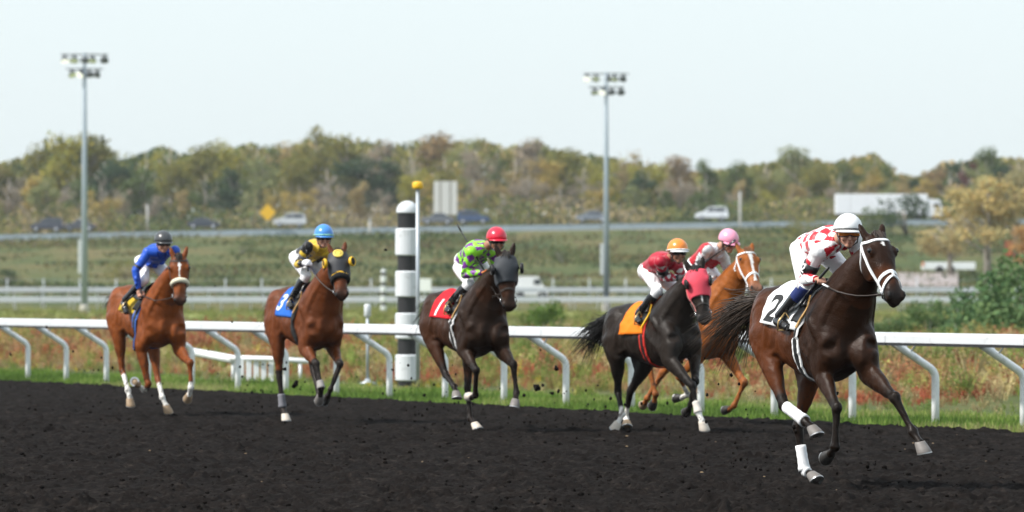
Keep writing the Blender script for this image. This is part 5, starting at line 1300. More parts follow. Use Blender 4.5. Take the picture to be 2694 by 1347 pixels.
# ------------------------------------------------------------------ riders
M['skin'] = plain('skin', (.52, .27, .19), .5, var=.10, scale=18, spec=.35)
M['skin_tan'] = plain('tanned skin', (.36, .17, .11), .5, var=.10, scale=18, spec=.35)
M['silk'] = painted('racing silks', .42, .06, 6, .35, bump=.25, bscale=16, sheen=.15)
M['breeches'] = plain('white breeches', (.80, .80, .82), .55, var=.05, scale=12, bump=.3)
M['boot'] = plain('polished black boot', (.014, .014, .016), .2, var=.2, scale=10, spec=.7)
M['grey_breeches'] = plain('grey breeches', (.38, .38, .39), .55, var=.1, scale=12, bump=.3)
def build_jockey(name, horse, J, c):
    """J: joints in the horse frame. One continuous body; clothes are children."""
    root = empty(name, horse.location[:]); root.rotation_euler = horse.rotation_euler[:]; tag(root, c['label'], 'person', 'riders in the race')
    q = {k: V3(*v) for k, v in J.items()}; neck, head, pel = q['neck'], q['head'], q['pelvis']
    yaw = R(c.get('face_yaw', -14)); fw = V3(math.cos(yaw), math.sin(yaw), c.get('face_pitch', -.06)); fw = unit(fw)
    up = V3(0, 0, 1) - fw * fw[2]; up = unit(up); lt = np.cross(up, fw); Rh = np.stack([fw, lt, up], 1)
    hl = lambda a, b_, d: head + fw * a + lt * b_ + up * d
    chest = lerp(pel, neck, .72); mid = lerp(pel, neck, .38)
    sv = unit(q['Lshoulder'] - q['Rshoulder']); spine = unit(neck - pel); bkv = unit(np.cross(sv, spine))   # out of the chest or back
    if bkv[2] < 0: bkv = -bkv
    arch = bkv * .035
    def torso_pts(): return [pel - spine * .06, pel, mid + arch * .8, chest + arch, neck - spine * .03 + arch * .4]
    def add_torso(mb, g): mb.tube(torso_pts(), [.12 + g, .150 + g, .138 + g, .165 + g, .10 + g], 16, up=bkv, rb=[.09 + g, .115 + g, .105 + g, .115 + g, .085 + g])
    def add_arm(mb, S, g, w=1.0, to_wrist=1.0):
        s, e_, w_ = q[S + 'shoulder'], q[S + 'elbow'], q[S + 'wrist']; w_ = lerp(e_, w_, to_wrist)
        mb.tube([lerp(neck, s, .3), s, lerp(s, e_, .35), lerp(s, e_, .75), e_], [.07 + g, .066 + g, .055 + g, .047 + g, .043 + g], 12)
        mb.tube([e_, lerp(e_, w_, .25), lerp(e_, w_, .65), w_], [.042 + g, .045 + g, .036 + g, .028 + g], 12); mb.ball(e_, .044 + g); mb.ball(s, .067 + g)
    def add_thigh(mb, S, g):
        h, k = q[S + 'hip'], q[S + 'knee']; mb.tube([lerp(pel, h, .5), h, lerp(h, k, .3), lerp(h, k, .7), k], [.10 + g, .10 + g, .085 + g, .066 + g, .056 + g], 14); mb.ball(k, .057 + g)
    def add_shin(mb, S, g, t0=0):
        k, a, t = q[S + 'knee'], q[S + 'ankle'], q[S + 'toe']; mb.tube([lerp(k, a, t0), lerp(k, a, max(.3, t0 + .05)), lerp(k, a, .7), a], [.053 + g, .055 + g, .040 + g, .035 + g], 12)
        heel = a - unit(t - a) * .045 + V3(0, 0, -.045)
        mb.tube([heel, a + V3(0, 0, -.035), lerp(a, t, .55) + V3(0, 0, -.012), t], [.028 + g, .036 + g, .038 + g, .024 + g], 10, up=(0, 1, 0), rb=[.026 + g, .034 + g, .040 + g, .03 + g])
    # --- body: one continuous surface with head, hands and five fingers each
    mb = MB(); add_torso(mb, -.012)
    for S in 'RL': add_arm(mb, S, -.010); add_thigh(mb, S, -.010); add_shin(mb, S, -.008)
    mb.tube([neck - spine * .04, lerp(neck, head, .5), hl(-.02, 0, -.08)], [.062, .055, .056], 12)
    mb.ball(hl(-.012, 0, .0), (.098, .078, .108), Rh, 16, 12)
    mb.ball(hl(.025, 0, -.078), (.062, .058, .062), Rh, 14, 10); mb.ball(hl(.062, 0, -.122), (.028, .03, .022), Rh)   # jaw, chin
    mb.tube([hl(.088, 0, -.028), hl(.105, 0, -.058), hl(.112, 0, -.072), hl(.096, 0, -.084)], [.011, .013, .016, .010], 8)        # nose
    for s in (-1, 1): mb.ball(hl(.066, s * .040, -.065), (.03, .026, .024), Rh); mb.ball(hl(-.01, s * .078, -.055), (.020, .009, .03), Rh)   # cheeks, ears
    mb.ball(hl(.088, 0, -.096), (.014, .024, .007), Rh); mb.ball(hl(.086, 0, -.108), (.013, .02, .007), Rh)          # lips
    H = {}
    for S, sg in (('R', -1), ('L', 1)):
        w_, e_ = q[S + 'wrist'], q[S + 'elbow']; d = unit(w_ - e_)
        if c.get('hand_down') == S: d = unit(d + V3(0, 0, -.2))
        dn = V3(0, 0, -1) if abs(d[2]) < .8 else V3(.9, 0, -.2); dn = unit(dn - d * np.dot(d, dn)); ax = np.cross(d, dn)     # dn: fingers curl this way; ax: across the knuckles
        inw = ax if ax[1] * sg < 0 else -ax
        pc = w_ + d * .05; mb.tube([w_ - d * .01, w_ + d * .03, w_ + d * .075], [.026, .038, .040], 10, up=inw, rb=[.026, .040, .043]) if False else mb.ball(pc, (.052, .022, .043), np.stack([d, dn, inw], 1), 12, 8)
        for fi, (off, ln) in enumerate(((.030, .074), (.010, .082), (-.010, .076), (-.029, .060))):
            k0 = w_ + d * .085 + inw * off - dn * .004; k1 = k0 + unit(d * .55 + dn * .8) * ln * .45; k2 = k1 + unit(dn * .55 - d * .85) * ln * .36; k3 = k2 + unit(-d * .9 - dn * .45) * ln * .26
            mb.tube([k0 - d * .03, k0, k1, k2, k3], [.0095, .0100, .0092, .0085, .0065], 8, up=inw)
        t0 = w_ + d * .03 + inw * .034; t1 = t0 + unit(d * .7 + inw * .45 + dn * .4) * .038; t2 = t1 + unit(d * .55 + dn * .75 - inw * .35) * .034
        mb.tube([t0, t1, t2], [.013, .011, .0085], 8)
        H[S] = (w_ + d * .075 + dn * .028, inw, d, dn)
    V, me = remeshed(mb, .0075, 2, .5); me.materials.append(M[c.get('skin', 'skin')]); link('body', me, root)
    # --- jacket
    mb = MB(); add_torso(mb, .006)
    for S in 'RL': add_arm(mb, S, .006, to_wrist=.97)
    mb.tube([neck - spine * .04 + arch * .3, lerp(neck, head, .30)], [.082, .066], 14)
    r = random.Random(c['seed'])
    for i in range(26):  # folds of loose cloth
        p = lerp(pel, chest, r.random()); a = r.uniform(0, 6.28); o_ = sv * math.cos(a) * .14 + bkv * math.sin(a) * .11; mb.tube([p + o_ - spine * .07 * r.random() - sv * .02, p + o_ * 1.04, p + o_ + spine * .08 + sv * .02], [.004, .017, .004], 6)
    for S in 'RL':
        for i in range(10):
            a_, b_ = (q[S + 'shoulder'], q[S + 'elbow']) if i < 6 else (q[S + 'elbow'], q[S + 'wrist']); t = r.uniform(.2, .9); p = lerp(a_, b_, t); o_ = unit(np.cross(b_ - a_, V3(r.random(), r.random(), r.random()))); n_ = unit(b_ - a_)
            mb.tube([p + o_ * .045 - n_ * .03, p + o_ * .056, p + np.cross(n_, o_) * .03 + o_ * .04 + n_ * .03], [.004, .013, .004], 6)
    V, me = remeshed(mb, .0085, 2, .5)
    # pattern coordinates
    col = np.zeros((len(V), 3)); best = np.full(len(V), 9.0); part = np.zeros(len(V), int); tt = np.zeros(len(V)); ang = np.zeros(len(V))
    t, d = seg_t(V, pel, neck); rel = V - (pel + t[:, None] * (neck - pel)); best = d - .075; tt = t; ang = np.arctan2(rel @ sv, rel @ bkv)
    for S, o in (('R', 1), ('L', 3)):
        for k, (a_, b_) in enumerate(((S + 'shoulder', S + 'elbow'), (S + 'elbow', S + 'wrist'))):
            t, d = seg_t(V, q[a_], q[b_]); kk = d < best; n_ = unit(q[b_] - q[a_]); u_ = unit(np.cross(n_, V3(.2, 1, .1))); w2 = np.cross(n_, u_); rel = V - q[a_]
            part[kk] = o + k; tt[kk] = t[kk]; ang[kk] = np.arctan2(rel @ w2, rel @ u_)[kk]; best[kk] = d[kk]
    col = c['pattern'](V, part, tt, ang, q)
    set_cols(me, col); me.materials.append(M['silk']); ja = link('jacket', me, root)
    # --- breeches
    mb = MB(); mb.tube([pel - spine * .07, pel - spine * .01, pel + spine * .07], [.125, .160, .148], 16, up=bkv, rb=[.10, .126, .115])
    for S in 'RL': add_thigh(mb, S, .003); mb.tube([q[S + 'knee'], lerp(q[S + 'knee'], q[S + 'ankle'], .22)], [.060, .056], 12)
    for i in range(10):
        S = r.choice('RL'); h, k = q[S + 'hip'], q[S + 'knee']; p = lerp(h, k, r.random()); o_ = unit(np.cross(k - h, V3(r.random(), r.random(), r.random() - .5))); mb.tube([p + o_ * .075 - unit(k - h) * .04, p + o_ * .083, p + o_ * .07 + unit(k - h) * .05], [.004, .012, .004], 6)
    V, me = remeshed(mb, .009, 3, .5); me.materials.append(M[c.get('breeches', 'breeches')]); bre = link('breeches', me, root)
    if c.get('knee_cover'):
        for S in 'RL':
            k, a = q[S + 'knee'], q[S + 'ankle']; mb = MB(); mb.tube([lerp(q[S + 'hip'], k, .93), k, lerp(k, a, .12), lerp(k, a, .34)], [.060, .066, .064, .060], 14); V, me = remeshed(mb, .008, 3); me.materials.append(c['knee_cover']); link('knee_cover', me, root)
    for S in 'RL':
        mb = MB(); add_shin(mb, S, .006, .16); V, me = remeshed(mb, .0085, 2, .5); me.materials.append(M['boot']); bo = link('boot', me, root)
        # stirrup iron under the ball of the foot, leather up to the saddle
        a, t = q[S + 'ankle'], q[S + 'toe']; sg = -1 if S == 'R' else 1; b0 = lerp(a, t, .62) + V3(0, 0, -.05)
        fd = unit(t - a); iron = [b0 + V3(0, sg * .06, 0), b0 + V3(0, -sg * .055, 0), b0 + V3(0, -sg * .05, .07), b0 + V3(0, 0, .145), b0 + V3(0, sg * .055, .07), b0 + V3(0, sg * .06, 0)]
        v, f = tube_geo(iron, .0075, 6, up=fd); si = link('stirrup', make_mesh('stirrup', v, f, M['brass'], True), horse)
        top = V3(.34, sg * .20, 1.545); v, f = tube_geo([b0 + V3(0, 0, .14), lerp(b0, top, .55) + V3(0, sg * .035, .03), top], .012, 6, up=(1, 0, 0), rb=.005)
        link('stirrup_leather', make_mesh('stirrup_leather', v, f, M[c.get('leather', 'black_leather')], True), si)
    # --- helmet with peak, band, goggles
    hm = MB(); rx, ry, rz_ = .135, .113, .118
    n, m_ = 26, 12; v = []; f = []
    for i in range(m_ + 1):
        th = (math.pi * .56) * i / m_
        for k in range(n):
            a = 2 * math.pi * k / n; dip = .016 * math.cos(a) * (th / (math.pi * .56)) ** 3
            v.append(hl(-.008 + rx * math.sin(th) * math.cos(a), ry * math.sin(th) * math.sin(a), .010 + rz_ * math.cos(th) + dip))
    for i in range(m_):
        for k in range(n): j = (k + 1) % n; f.append((i * n + k, (i + 1) * n + k, (i + 1) * n + j, i * n + j))
    he = link('helmet', make_mesh('helmet', v, f, c['helmet'], True), root); so = he.modifiers.new('s', 'SOLIDIFY'); so.thickness = .012; so.offset = -1
    # peak
    v = []; f = []; k_ = 13
    for i in range(k_):
        a = R(-62 + 124 * i / (k_ - 1)); e_ = math.cos(a * 1.35)
        for ext, dz in ((.0, .0), (.016 + .034 * e_, -.010 - .006 * e_)):
            v.append(hl(-.008 + (rx + ext) * math.cos(a), (ry + ext * .7) * math.sin(a), -.010 + .014 * math.cos(a) + dz))
    for i in range(k_ - 1): f.append((2 * i, 2 * i + 1, 2 * i + 3, 2 * i + 2))
    pk = link('peak', make_mesh('peak', v, f, c.get('peak', c['helmet']), True), he); so = pk.modifiers.new('s', 'SOLIDIFY'); so.thickness = .006
    if c.get('band'):
        ring = [hl(-.008 + (rx + .002) * math.cos(a), (ry + .002) * math.sin(a), -.002 + .015 * math.cos(a)) for a in np.linspace(0, 2 * math.pi, 33)]
        v, f = tube_geo(ring, c.get('band_r', (.006, .005))[0], 8, up=up, rb=c.get('band_r', (.006, .005))[1]); link('helmet_band', make_mesh('helmet_band', v, f, c['band'], True), he)
    if c.get('pad'):   # coloured forehead rim
        pass
    # goggles: curved lens + frame wrapped across the eyes
    v = []; f = []; k_ = 15
    for i in range(k_):
        a = R(-68 + 136 * i / (k_ - 1)); notch = .012 * math.exp(-(a / .22) ** 2)
        for z in (-.008, -.048 + notch): v.append(hl(.012 + .092 * math.cos(a), .085 * math.sin(a), z))
    for i in range(k_ - 1): f.append((2 * i, 2 * i + 1, 2 * i + 3, 2 * i + 2))
    go = link('goggles', make_mesh('goggles', v, f, c['goggles'], True), root); so = go.modifiers.new('s', 'SOLIDIFY'); so.thickness = .010; so.offset = 1
    rim = [hl(.018 + .092 * math.cos(a), .087 * math.sin(a), -.006) for a in np.linspace(R(-70), R(70), 15)] + [hl(.018 + .092 * math.cos(a), .087 * math.sin(a), -.050 + .012 * math.exp(-(a / .22) ** 2)) for a in np.linspace(R(70), R(-70), 15)]
    v, f = tube_geo(rim + rim[:1], .0045, 6); link('frame', make_mesh('frame', v, f, M['black_leather'], True), go)
    # chin strap
    pts = [hl(.0, -.088, -.03), hl(.03, -.07, -.10), hl(.055, 0, -.148), hl(.03, .07, -.10), hl(.0, .088, -.03)]
    v, f = tube_geo(pts, .006, 6); link('chin_strap', make_mesh('chin_strap', v, f, M['black_leather'], True), root)
    v, f = ball_geo(hl(.099, 0, -.102), (.004, .020, .0035), Rh, 10, 6); link('mouth', make_mesh('mouth', v, f, plain('lips', (.30, .10, .08), .5), True), root)
    # armband with number on the right arm
    if c.get('arm_num'):
        s, e_ = q['Rshoulder'], q['Relbow']; a0 = lerp(s, e_, .42); a1 = lerp(s, e_, .80); n_ = unit(e_ - s); v, f = tube_geo([a0, a1], [.070, .062], 16); ab = link('armband', make_mesh('armband', v, f, c.get('arm_mat', M['black_leather']), True), root)
        view = V3(.25, -1, .12); view = unit(view - n_ * np.dot(view, n_)); upv = -n_ if n_[2] < 0 else n_; rt = np.cross(upv, view); 
        tv, tf_ = text_mesh(c['arm_num'], .10); ctr = lerp(a0, a1, .5); out = []
        for a, b_, _ in tv:
            th = a / .068; out.append(ctr + upv * b_ + (view * math.cos(th) + (-rt if np.dot(rt, V3(1, 0, 0)) < 0 else rt) * math.sin(th)) * .0715)
        link('arm_number', make_mesh('arm_number', out, tf_, M['white_strap'], False), ab)
    if c.get('gloves'):
        for S in 'RL':
            pc, inw, d, dn = H[S]; mb = MB(); mb.ball(pc - dn * .02 - d * .02, (.064, .046, .052), np.stack([d, dn, inw], 1)); mb.tube([q[S + 'wrist'] - d * .04, q[S + 'wrist'] + d * .03], [.036, .04], 12)
            for off in (.033, .011, -.011, -.032): mb.ball(pc + inw * off + d * .022, (.022, .026, .0125), np.stack([d, dn, inw], 1), 10, 8)
            V, me = remeshed(mb, .006, 2); me.materials.append(c['gloves']); link('glove', me, root)
    return H, q
def crop(root_h, name, label, p0, p1, grip=.18):
    """riding crop from p0 (butt) to p1 (tip), in the horse frame"""
    p0, p1 = V3(*p0), V3(*p1); r_ = empty(name, root_h.location[:]); r_.rotation_euler = root_h.rotation_euler[:]; tag(r_, label, 'riding crop', 'riding crops')
    d = unit(p1 - p0); L = np.linalg.norm(p1 - p0)
    v, f = tube_geo([p0, p0 + d * .02, p0 + d * grip], [.011, .0125, .0105], 8); link('handle', make_mesh('handle', v, f, M['black_leather'], True), r_)
    v, f = tube_geo([p0 + d * grip, p1 - d * .10], [.0095, .007], 7); link('shaft', make_mesh('shaft', v, f, M['black_leather'], True), r_)
    v, f = tube_geo([p1 - d * .12, p1 - d * .05, p1], [.010, .020, .018], 6, rb=[.006, .006, .004]); link('popper', make_mesh('popper', v, f, M['black_leather'], True), r_)
    return r_
# ------------------------------------------------------------------ the field
RED_C, WHITE_C = np.array((.50, .012, .025)), np.array((.80, .80, .82))
def mixc(mask, a, b): return np.where(np.asarray(mask)[:, None], np.asarray(a)[None], np.asarray(b)[None])
def pat_checks(V, part, t, ang, q):
    u = (ang + math.pi) / (2 * math.pi)
    tor = (np.floor(t * 6.2) + np.floor(u * 12)) % 2 == 0
    slu = (np.floor(t * 3.4) + np.floor(u * 5)) % 2 == 0; slf = np.where(t > .88, t > .95, np.floor(u * 4 + .5) % 2 == 0)
    m_ = np.where(part == 0, tor, np.where((part == 1) | (part == 3), slu & (t > .30), slf))
    return mixc(m_, RED_C, WHITE_C)
def pat_diamond(base, mark, nt, na, only=None, size=.42):
    def f(V, part, t, ang, q):
        u = (ang + math.pi) / (2 * math.pi); isar = part > 0; a = np.where(isar, t * nt * .62, t * nt); b = u * np.where(isar, max(2, na // 2), na)
        d = np.abs(a - np.floor(a) - .5) + np.abs((b + .5 * (np.floor(a) % 2)) % 1 - .5)
        m_ = d < size
        if only == 'arms': m_ &= isar
        return mixc(m_, mark, base)
    return f
def pat_pink(V, part, t, ang, q):
    c = mixc(part == 0, RED_C * .95, RED_C * .95); c[(part == 0) & (t > .80)] = (.62, .62, .66)
    c[((part == 1) | (part == 3)) & (t > .30)] = (.68, .68, .72); d = np.abs(t - .12) < .16; c[((part == 1) | (part == 3)) & d & (np.abs(ang) < 1.2)] = WHITE_C
    c[((part == 2) | (part == 4)) & (t < .4)] = RED_C; c[((part == 2) | (part == 4)) & (t >= .4)] = (.70, .70, .73); return c
def pat_black_yellow(V, part, t, ang, q):
    c = np.tile(np.array((.012, .012, .014)), (len(V), 1)); y = np.array((.62, .42, .035))
    c[(part == 0) & (t > .78)] = y; c[(part == 0) & (np.abs(np.abs(ang) - math.pi) < .55) & (t > .3)] = y
    a = (part == 1) | (part == 3); c[a & (t > .25) & (t < .55)] = y; c[((part == 2) | (part == 4)) & (t < .55)] = y; return c
def pat_plain(base, cuff=None, band=None):
    def f(V, part, t, ang, q):
        c = np.tile(np.array(base), (len(V), 1))
        if band is not None: a = (part == 1) | (part == 3); c[a & (t > .74) & (t < .86)] = band
        return c
    return f
def helm(name, col, rough=.28): return plain(name, col, rough, var=.04, scale=4, spec=.6)
GOG_AMBER = plain('amber goggle lens', (.62, .17, .015), .10, var=.25, scale=8, spec=.9); GOG_DARK = plain('dark goggle lens', (.012, .012, .014), .08, var=.2, spec=.8)

def to_local(root, px, py, D):
    Mx = Matrix.Translation(root.location) @ root.rotation_euler.to_matrix().to_4x4(); return np.array(Mx.inverted() @ at(px, py, D))
def depth_of(root, p):
    Mx = Matrix.Translation(root.location) @ root.rotation_euler.to_matrix().to_4x4(); return (Mx @ Vector(p)).y

BAY = dict(points=(.012, .009, .008))
CAST = {
 'A': dict(label='dark brown racehorse in the lead with white bridle and white leg wraps', voxel=.0115,
    coat=dict(body=(.023, .0092, .0043), dark=(.011, .0052, .003), flank=(.085, .025, .0075), points=(.011, .007, .005), point_from=.6, star=(.185, -.004, .032, .017), muzzle=(.020, .015, .013), muzzle_k=.75),
    hoof=dict(RF='hoof_dark', LF='hoof_grey', RH='hoof_grey', LH='hoof_grey'), bridle=dict(mat='white_strap', w=.0185, flash=True), tail=dict(col=(.042, .027, .018), sweep=(-.75, -.28, -.78), n=460, length=1.10, spread=.15),
    tack=dict(name='white', cloth=(.78, .79, .80), num='2', num_col=(.012, .012, .013), girth=(.78, .78, .78), num_size=.38, num_at=(-.13, -58), cloth_x=(-.31, .42), cloth_phi=84, skew=0, fold=.022)),
 'B': dict(label='black racehorse in a red hood with orange saddle cloth', voxel=.013,
    coat=dict(body=(.019, .0142, .0115), dark=(.014, .0105, .009), flank=(.022, .0155, .012), points=(.010, .008, .007), socks=dict(RF=.42, RH=.28, LH=.45), marks=[(.50, .66, .011, .007, .01)], muzzle=(.03, .026, .025)),
    hoof=dict(RF='hoof_pale', LF='hoof_dark', RH='hoof_pale', LH='hoof_tan'), bridle=dict(mat='dark_leather', no_brow=True, nose_s=.66, w=.012), tail=dict(col=(.010, .009, .009), sweep=(-.80, .0, -.85), n=340, length=.86, spread=.12),
    tack=dict(name='orange', cloth=(.80, .20, .012), num=None, girth=(.55, .03, .02), girth2=(.02, .015, .015), piping='yellow', cloth_x=(-.14, .45), cloth_phi=94, fold=.025)),
 'C': dict(label='chestnut racehorse with white blaze and white bridle, half hidden by the black horse', voxel=.013,
    coat=dict(body=(.28, .085, .018), dark=(.22, .068, .016), flank=(.30, .093, .02), points=(.25, .085, .025), point_k=.6, socks=dict(RF=.5), marks=[(.11, .24, .026, .022, .0), (.24, .62, .017, .009, .0), (.62, .80, .010, .022, .0)], muzzle=(.22, .13, .10), muzzle_k=.7),
    hoof=dict(RF='hoof_dark', LF='hoof_dark', RH='hoof_dark', LH='hoof_tan'), bridle=dict(mat='white_strap', w=.0185), tail=dict(col=(.20, .08, .025), sweep=(-.95, .0, -.5), n=110, length=.7, spread=.09),
    tack=dict(name='pink', cloth=(.75, .30, .40), num=None, girth=(.6, .6, .6))),
 'D': dict(label='dark brown racehorse in a grey hood with red saddle cloth number 1', voxel=.013,
    coat=dict(body=(.023, .0113, .0066), dark=(.014, .0078, .0053), flank=(.046, .0178, .0085), points=(.012, .008, .0065), muzzle=(.05, .03, .022), muzzle_k=.5, socks=dict()),
    hoof=dict(RF='hoof_pale', LF='hoof_grey', RH='hoof_grey', LH='hoof_pale'), bridle=dict(mat='dark_leather', no_brow=True, nose_s=.62, w=.014), tail=dict(col=(.012, .010, .009), sweep=(-.80, .0, -.75), n=130, length=.65, spread=.08),
    tack=dict(name='red', cloth=(.58, .012, .022), num='1', num_col=(.80, .80, .80), girth=(.70, .70, .70), girth2=(.02, .02, .02), num_size=.34, num_at=(-.08, -58), cloth_x=(-.28, .40))),
 'E': dict(label='reddish bay racehorse in a black and yellow hood with blue saddle cloth', voxel=.013,
    coat=dict(body=(.115, .033, .0105), dark=(.055, .019, .008), flank=(.125, .036, .012), points=(.022, .017, .015), point_from=.72, muzzle=(.025, .018, .016)),
    hoof=dict(RF='hoof_grey', LF='hoof_dark', RH='hoof_pale', LH='hoof_dark'), bridle=dict(mat='dark_leather', no_brow=True, nose=False, w=.014), tail=dict(col=(.012, .010, .009), sweep=(-.80, .0, -.8), n=110, length=.6, spread=.07),
    tack=dict(name='blue', cloth=(.02, .12, .48), num='3', num_col=(.72, .75, .80), girth=(.02, .02, .022), girth2=(.03, .03, .03), num_size=.36, num_at=(-.06, -56), cloth_x=(-.20, .44), cloth_phi=90, piping='brown_leather')),
 'F': dict(label='bright bay racehorse at the rear with white noseband roll and white socks', voxel=.013,
    coat=dict(body=(.185, .050, .0125), dark=(.12, .034, .011), flank=(.19, .054, .015), points=(.016, .012, .011), point_from=.80, point_k=.0, socks=dict(RF=.55, RH=.72, LH=.70, LF=.10), star=(.20, .0, .045, .024), marks=[(.20, .46, .011, .006, 0.0)], muzzle=(.05, .035, .03)),
    hoof=dict(RF='hoof_tan', LF='hoof_tan', RH='hoof_tan', LH='hoof_tan'), bridle=dict(mat='dark_leather', nose=False, w=.012), tail=dict(col=(.014, .011, .010), sweep=(-.80, .0, -.85), n=100, length=.65, spread=.06),
    tack=dict(name='yellow', cloth=(.45, .31, .02), num='4', num_col=(.015, .015, .016), girth=(.05, .13, .42), girth2=(.02, .02, .03), num_size=.30, num_at=(-.02, -52), cloth_x=(-.18, .38), piping='black_leather')),
}
RIDERS = {
 'A': dict(seed=1, label='rider in red and white checked silks and white helmet, leading', pattern=pat_checks, helmet=helm('white helmet', (.80, .80, .80)), peak=helm('white peak', (.74, .74, .74)), band=M['black_leather'], band_r=(.005, .004), goggles=GOG_AMBER, face_yaw=-14, face_pitch=.02, arm_num='2', knee_cover=plain('navy knee cover', (.012, .025, .13), .7, var=.1)),
 'B': dict(seed=2, label='rider in dark red silks and orange helmet on the black horse', pattern=pat_diamond((.42, .014, .035), (.78, .75, .75), 5, 6, 'arms', .40), helmet=helm('orange helmet', (.80, .24, .03)), band=M['white_strap'], band_r=(.014, .007), peak=M['white_strap'], goggles=GOG_DARK, skin='skin_tan', face_yaw=-8, arm_num='7', gloves=plain('dark gloves', (.03, .03, .035), .7)),
 'C': dict(seed=3, label='rider in red and grey silks and pink helmet on the chestnut', pattern=pat_pink, helmet=helm('pink helmet', (.80, .32, .46)), goggles=GOG_DARK, face_yaw=8, face_pitch=-.32, arm_num='9', arm_mat=plain('grey armband', (.3, .3, .32), .7)),
 'D': dict(seed=4, label='rider in lime green silks with purple diamonds and red helmet', pattern=pat_diamond((.26, .72, .035), (.17, .025, .26), 4.2, 6, None, .50), helmet=helm('red helmet', (.66, .018, .05)), goggles=GOG_DARK, skin='skin_tan', face_yaw=-6, breeches='breeches', gloves=None),
 'E': dict(seed=5, label='rider in black and yellow silks and bright blue helmet', pattern=pat_black_yellow, helmet=helm('blue helmet', (.06, .25, .66)), band=plain('pale green band', (.30, .62, .42), .5), band_r=(.012, .007), goggles=GOG_DARK, face_yaw=-12, arm_num='3', arm_mat=plain('grey band', (.1, .1, .11), .6), gloves=plain('white gloves', (.74, .74, .78), .6)),
 'F': dict(seed=6, label='rider in royal blue silks and dark grey helmet, last', pattern=pat_plain((.012, .085, .52), band=(.008, .01, .02)), helmet=helm('charcoal helmet', (.055, .058, .062)), goggles=GOG_DARK, face_yaw=-8),
}
for key in 'ABCDEF':
    F_ = FIT[key]; cd = CAST[key]
    root = empty('racehorse', F_['t']); root.rotation_euler = (0, -R(F_['pitch']), R(F_['yaw'])); tag(root, cd['label'], 'horse', 'horses in the race')
    bpy.context.view_layer.update()
    J = dict(F_['legs'], poll=F_['poll'], muz=F_['muz'], twist=dict(A=-6, B=24, C=2, D=15, E=18, F=20)[key])
    H = build_horse(root, J, cd['voxel'])
    set_cols(H.me, coat_colours(H, cd['coat'])); H.me.materials.append(M['coat']); H.me.name = 'body'; link('body', H.me, root)
    hooves(H, cd['hoof']); eyes_and_nostrils(H); bridle(H, cd['bridle']); tack(H, cd['tack'])
    tail(H, seed=ord(key), **cd['tail']); mane(H, tuple(c * .8 for c in cd['tail']['col']), ord(key) + 40, side=1)
    if key == 'A':
        wh = plain('white leg wrap', (.80, .80, .81), .6, var=.05, scale=25)
        bandage(H, 'RH', .14, .98, wh, 'leg_wrap'); bandage(H, 'LH', .42, 1.0, wh, 'leg_wrap'); bandage(H, 'LH', .0, .28, wh, 'leg_wrap', seg=2, grow=.008)
    if key == 'B':
        red = plain('red hood cloth', (.78, .085, .125), .7, var=.12, scale=10, spec=.2); hood(H, red, .03, .52, plain('black eye mesh', (.012, .010, .010), .5), cup=False, lo=118)
        for sg in (-1, 1): head_strap(H, 'cheek_strap', [(.05, 112 * sg), (.45, 108 * sg), (.80, 104 * sg)], .024, M['pink_strap'], root, off=.016, n=8)
        bandage(H, 'RF', .60, 1.02, plain('muddy white boot', (.62, .57, .52), .7, var=.2, scale=14), 'fetlock_boot')
    if key == 'D': hood(H, plain('charcoal hood cloth', (.055, .060, .068), .7, var=.12, scale=12, spec=.25), .03, .50, plain('black eye cup', (.012, .011, .012), .35), lo=118)
    if key == 'E':
        hood(H, plain('black hood cloth', (.030, .032, .038), .6, var=.15, scale=12), .03, .50, M['yellow'], lo=112)
        p, nn = head_pt(H, .10, 0, .020); t1 = unit(H.hd - nn * np.dot(nn, H.hd)); v, f = ball_geo(p, (.066, .062, .012), np.stack([t1, np.cross(nn, t1), nn], 1), 22, 8)
        ba = link('hood_badge', make_mesh('hood_badge', v, f, plain('pale yellow badge', (.74, .56, .10), .5), True), root)
        ring = [p + nn * .0105 + (t1 * math.cos(a) + np.cross(nn, t1) * math.sin(a)) * .034 for a in np.linspace(.6, 5.2, 14)]
        v, f = tube_geo(ring, .004, 6); link('badge_mark', make_mesh('badge_mark', v, f, plain('badge ink', (.25, .15, .02), .6), True), ba)
        head_strap(H, 'noseband', [(.57, -110), (.49, 0), (.57, 110)], .028, M['yellow'], root, off=.016, n=9)
        fleece(H, .565, plain('black fleece', (.012, .012, .012), .95, var=.4, scale=60, bump=.6), root, .036, .64)
        bandage(H, 'RF', .72, 1.03, plain('grey boot', (.30, .28, .27), .7, var=.25, scale=14), 'fetlock_boot'); bandage(H, 'RH', .55, .98, plain('grey wrap', (.17, .17, .19), .7, var=.2, scale=14), 'leg_wrap')
    if key == 'F': fleece(H, .53, plain('cream fleece', (.72, .68, .52), .95, var=.12, scale=60, bump=.6), root, .034, .62)
    HD, q = build_jockey('person', root, F_['jock'], RIDERS[key])
    hands = {-1: HD['R'][0], 1: HD['L'][0]}
    reins(H, hands, M['dark_leather'], {'A': M['white_strap'], 'D': plain('orange rein grip', (.62, .16, .02), .6), 'C': plain('red rein grip', (.5, .03, .04), .6)}.get(key))
    hp_ = HD['R'][0]; Dh = depth_of(root, hp_)
    if key == 'A': crop(root, 'riding_crop', 'black crop in the leading rider\'s fist', to_local(root, 2181, 702, Dh - .03), to_local(root, 2092, 812, Dh + .02) )
    if key == 'D': crop(root, 'riding_crop', 'black crop raised behind the rider in lime green', hp_ + V3(.02, 0, -.05), to_local(root, 1203, 591, Dh + .55))
    if key == 'E': crop(root, 'riding_crop', 'crop held upright by the rider in black and yellow', hp_ + V3(.01, 0, -.08), to_local(root, 804, 632, Dh + .05))
    if key == 'F': crop(root, 'riding_crop', 'crop pointing down from the blue rider\'s hand', hp_ + V3(-.02, 0, .06), to_local(root, 390, 829, Dh - .05))
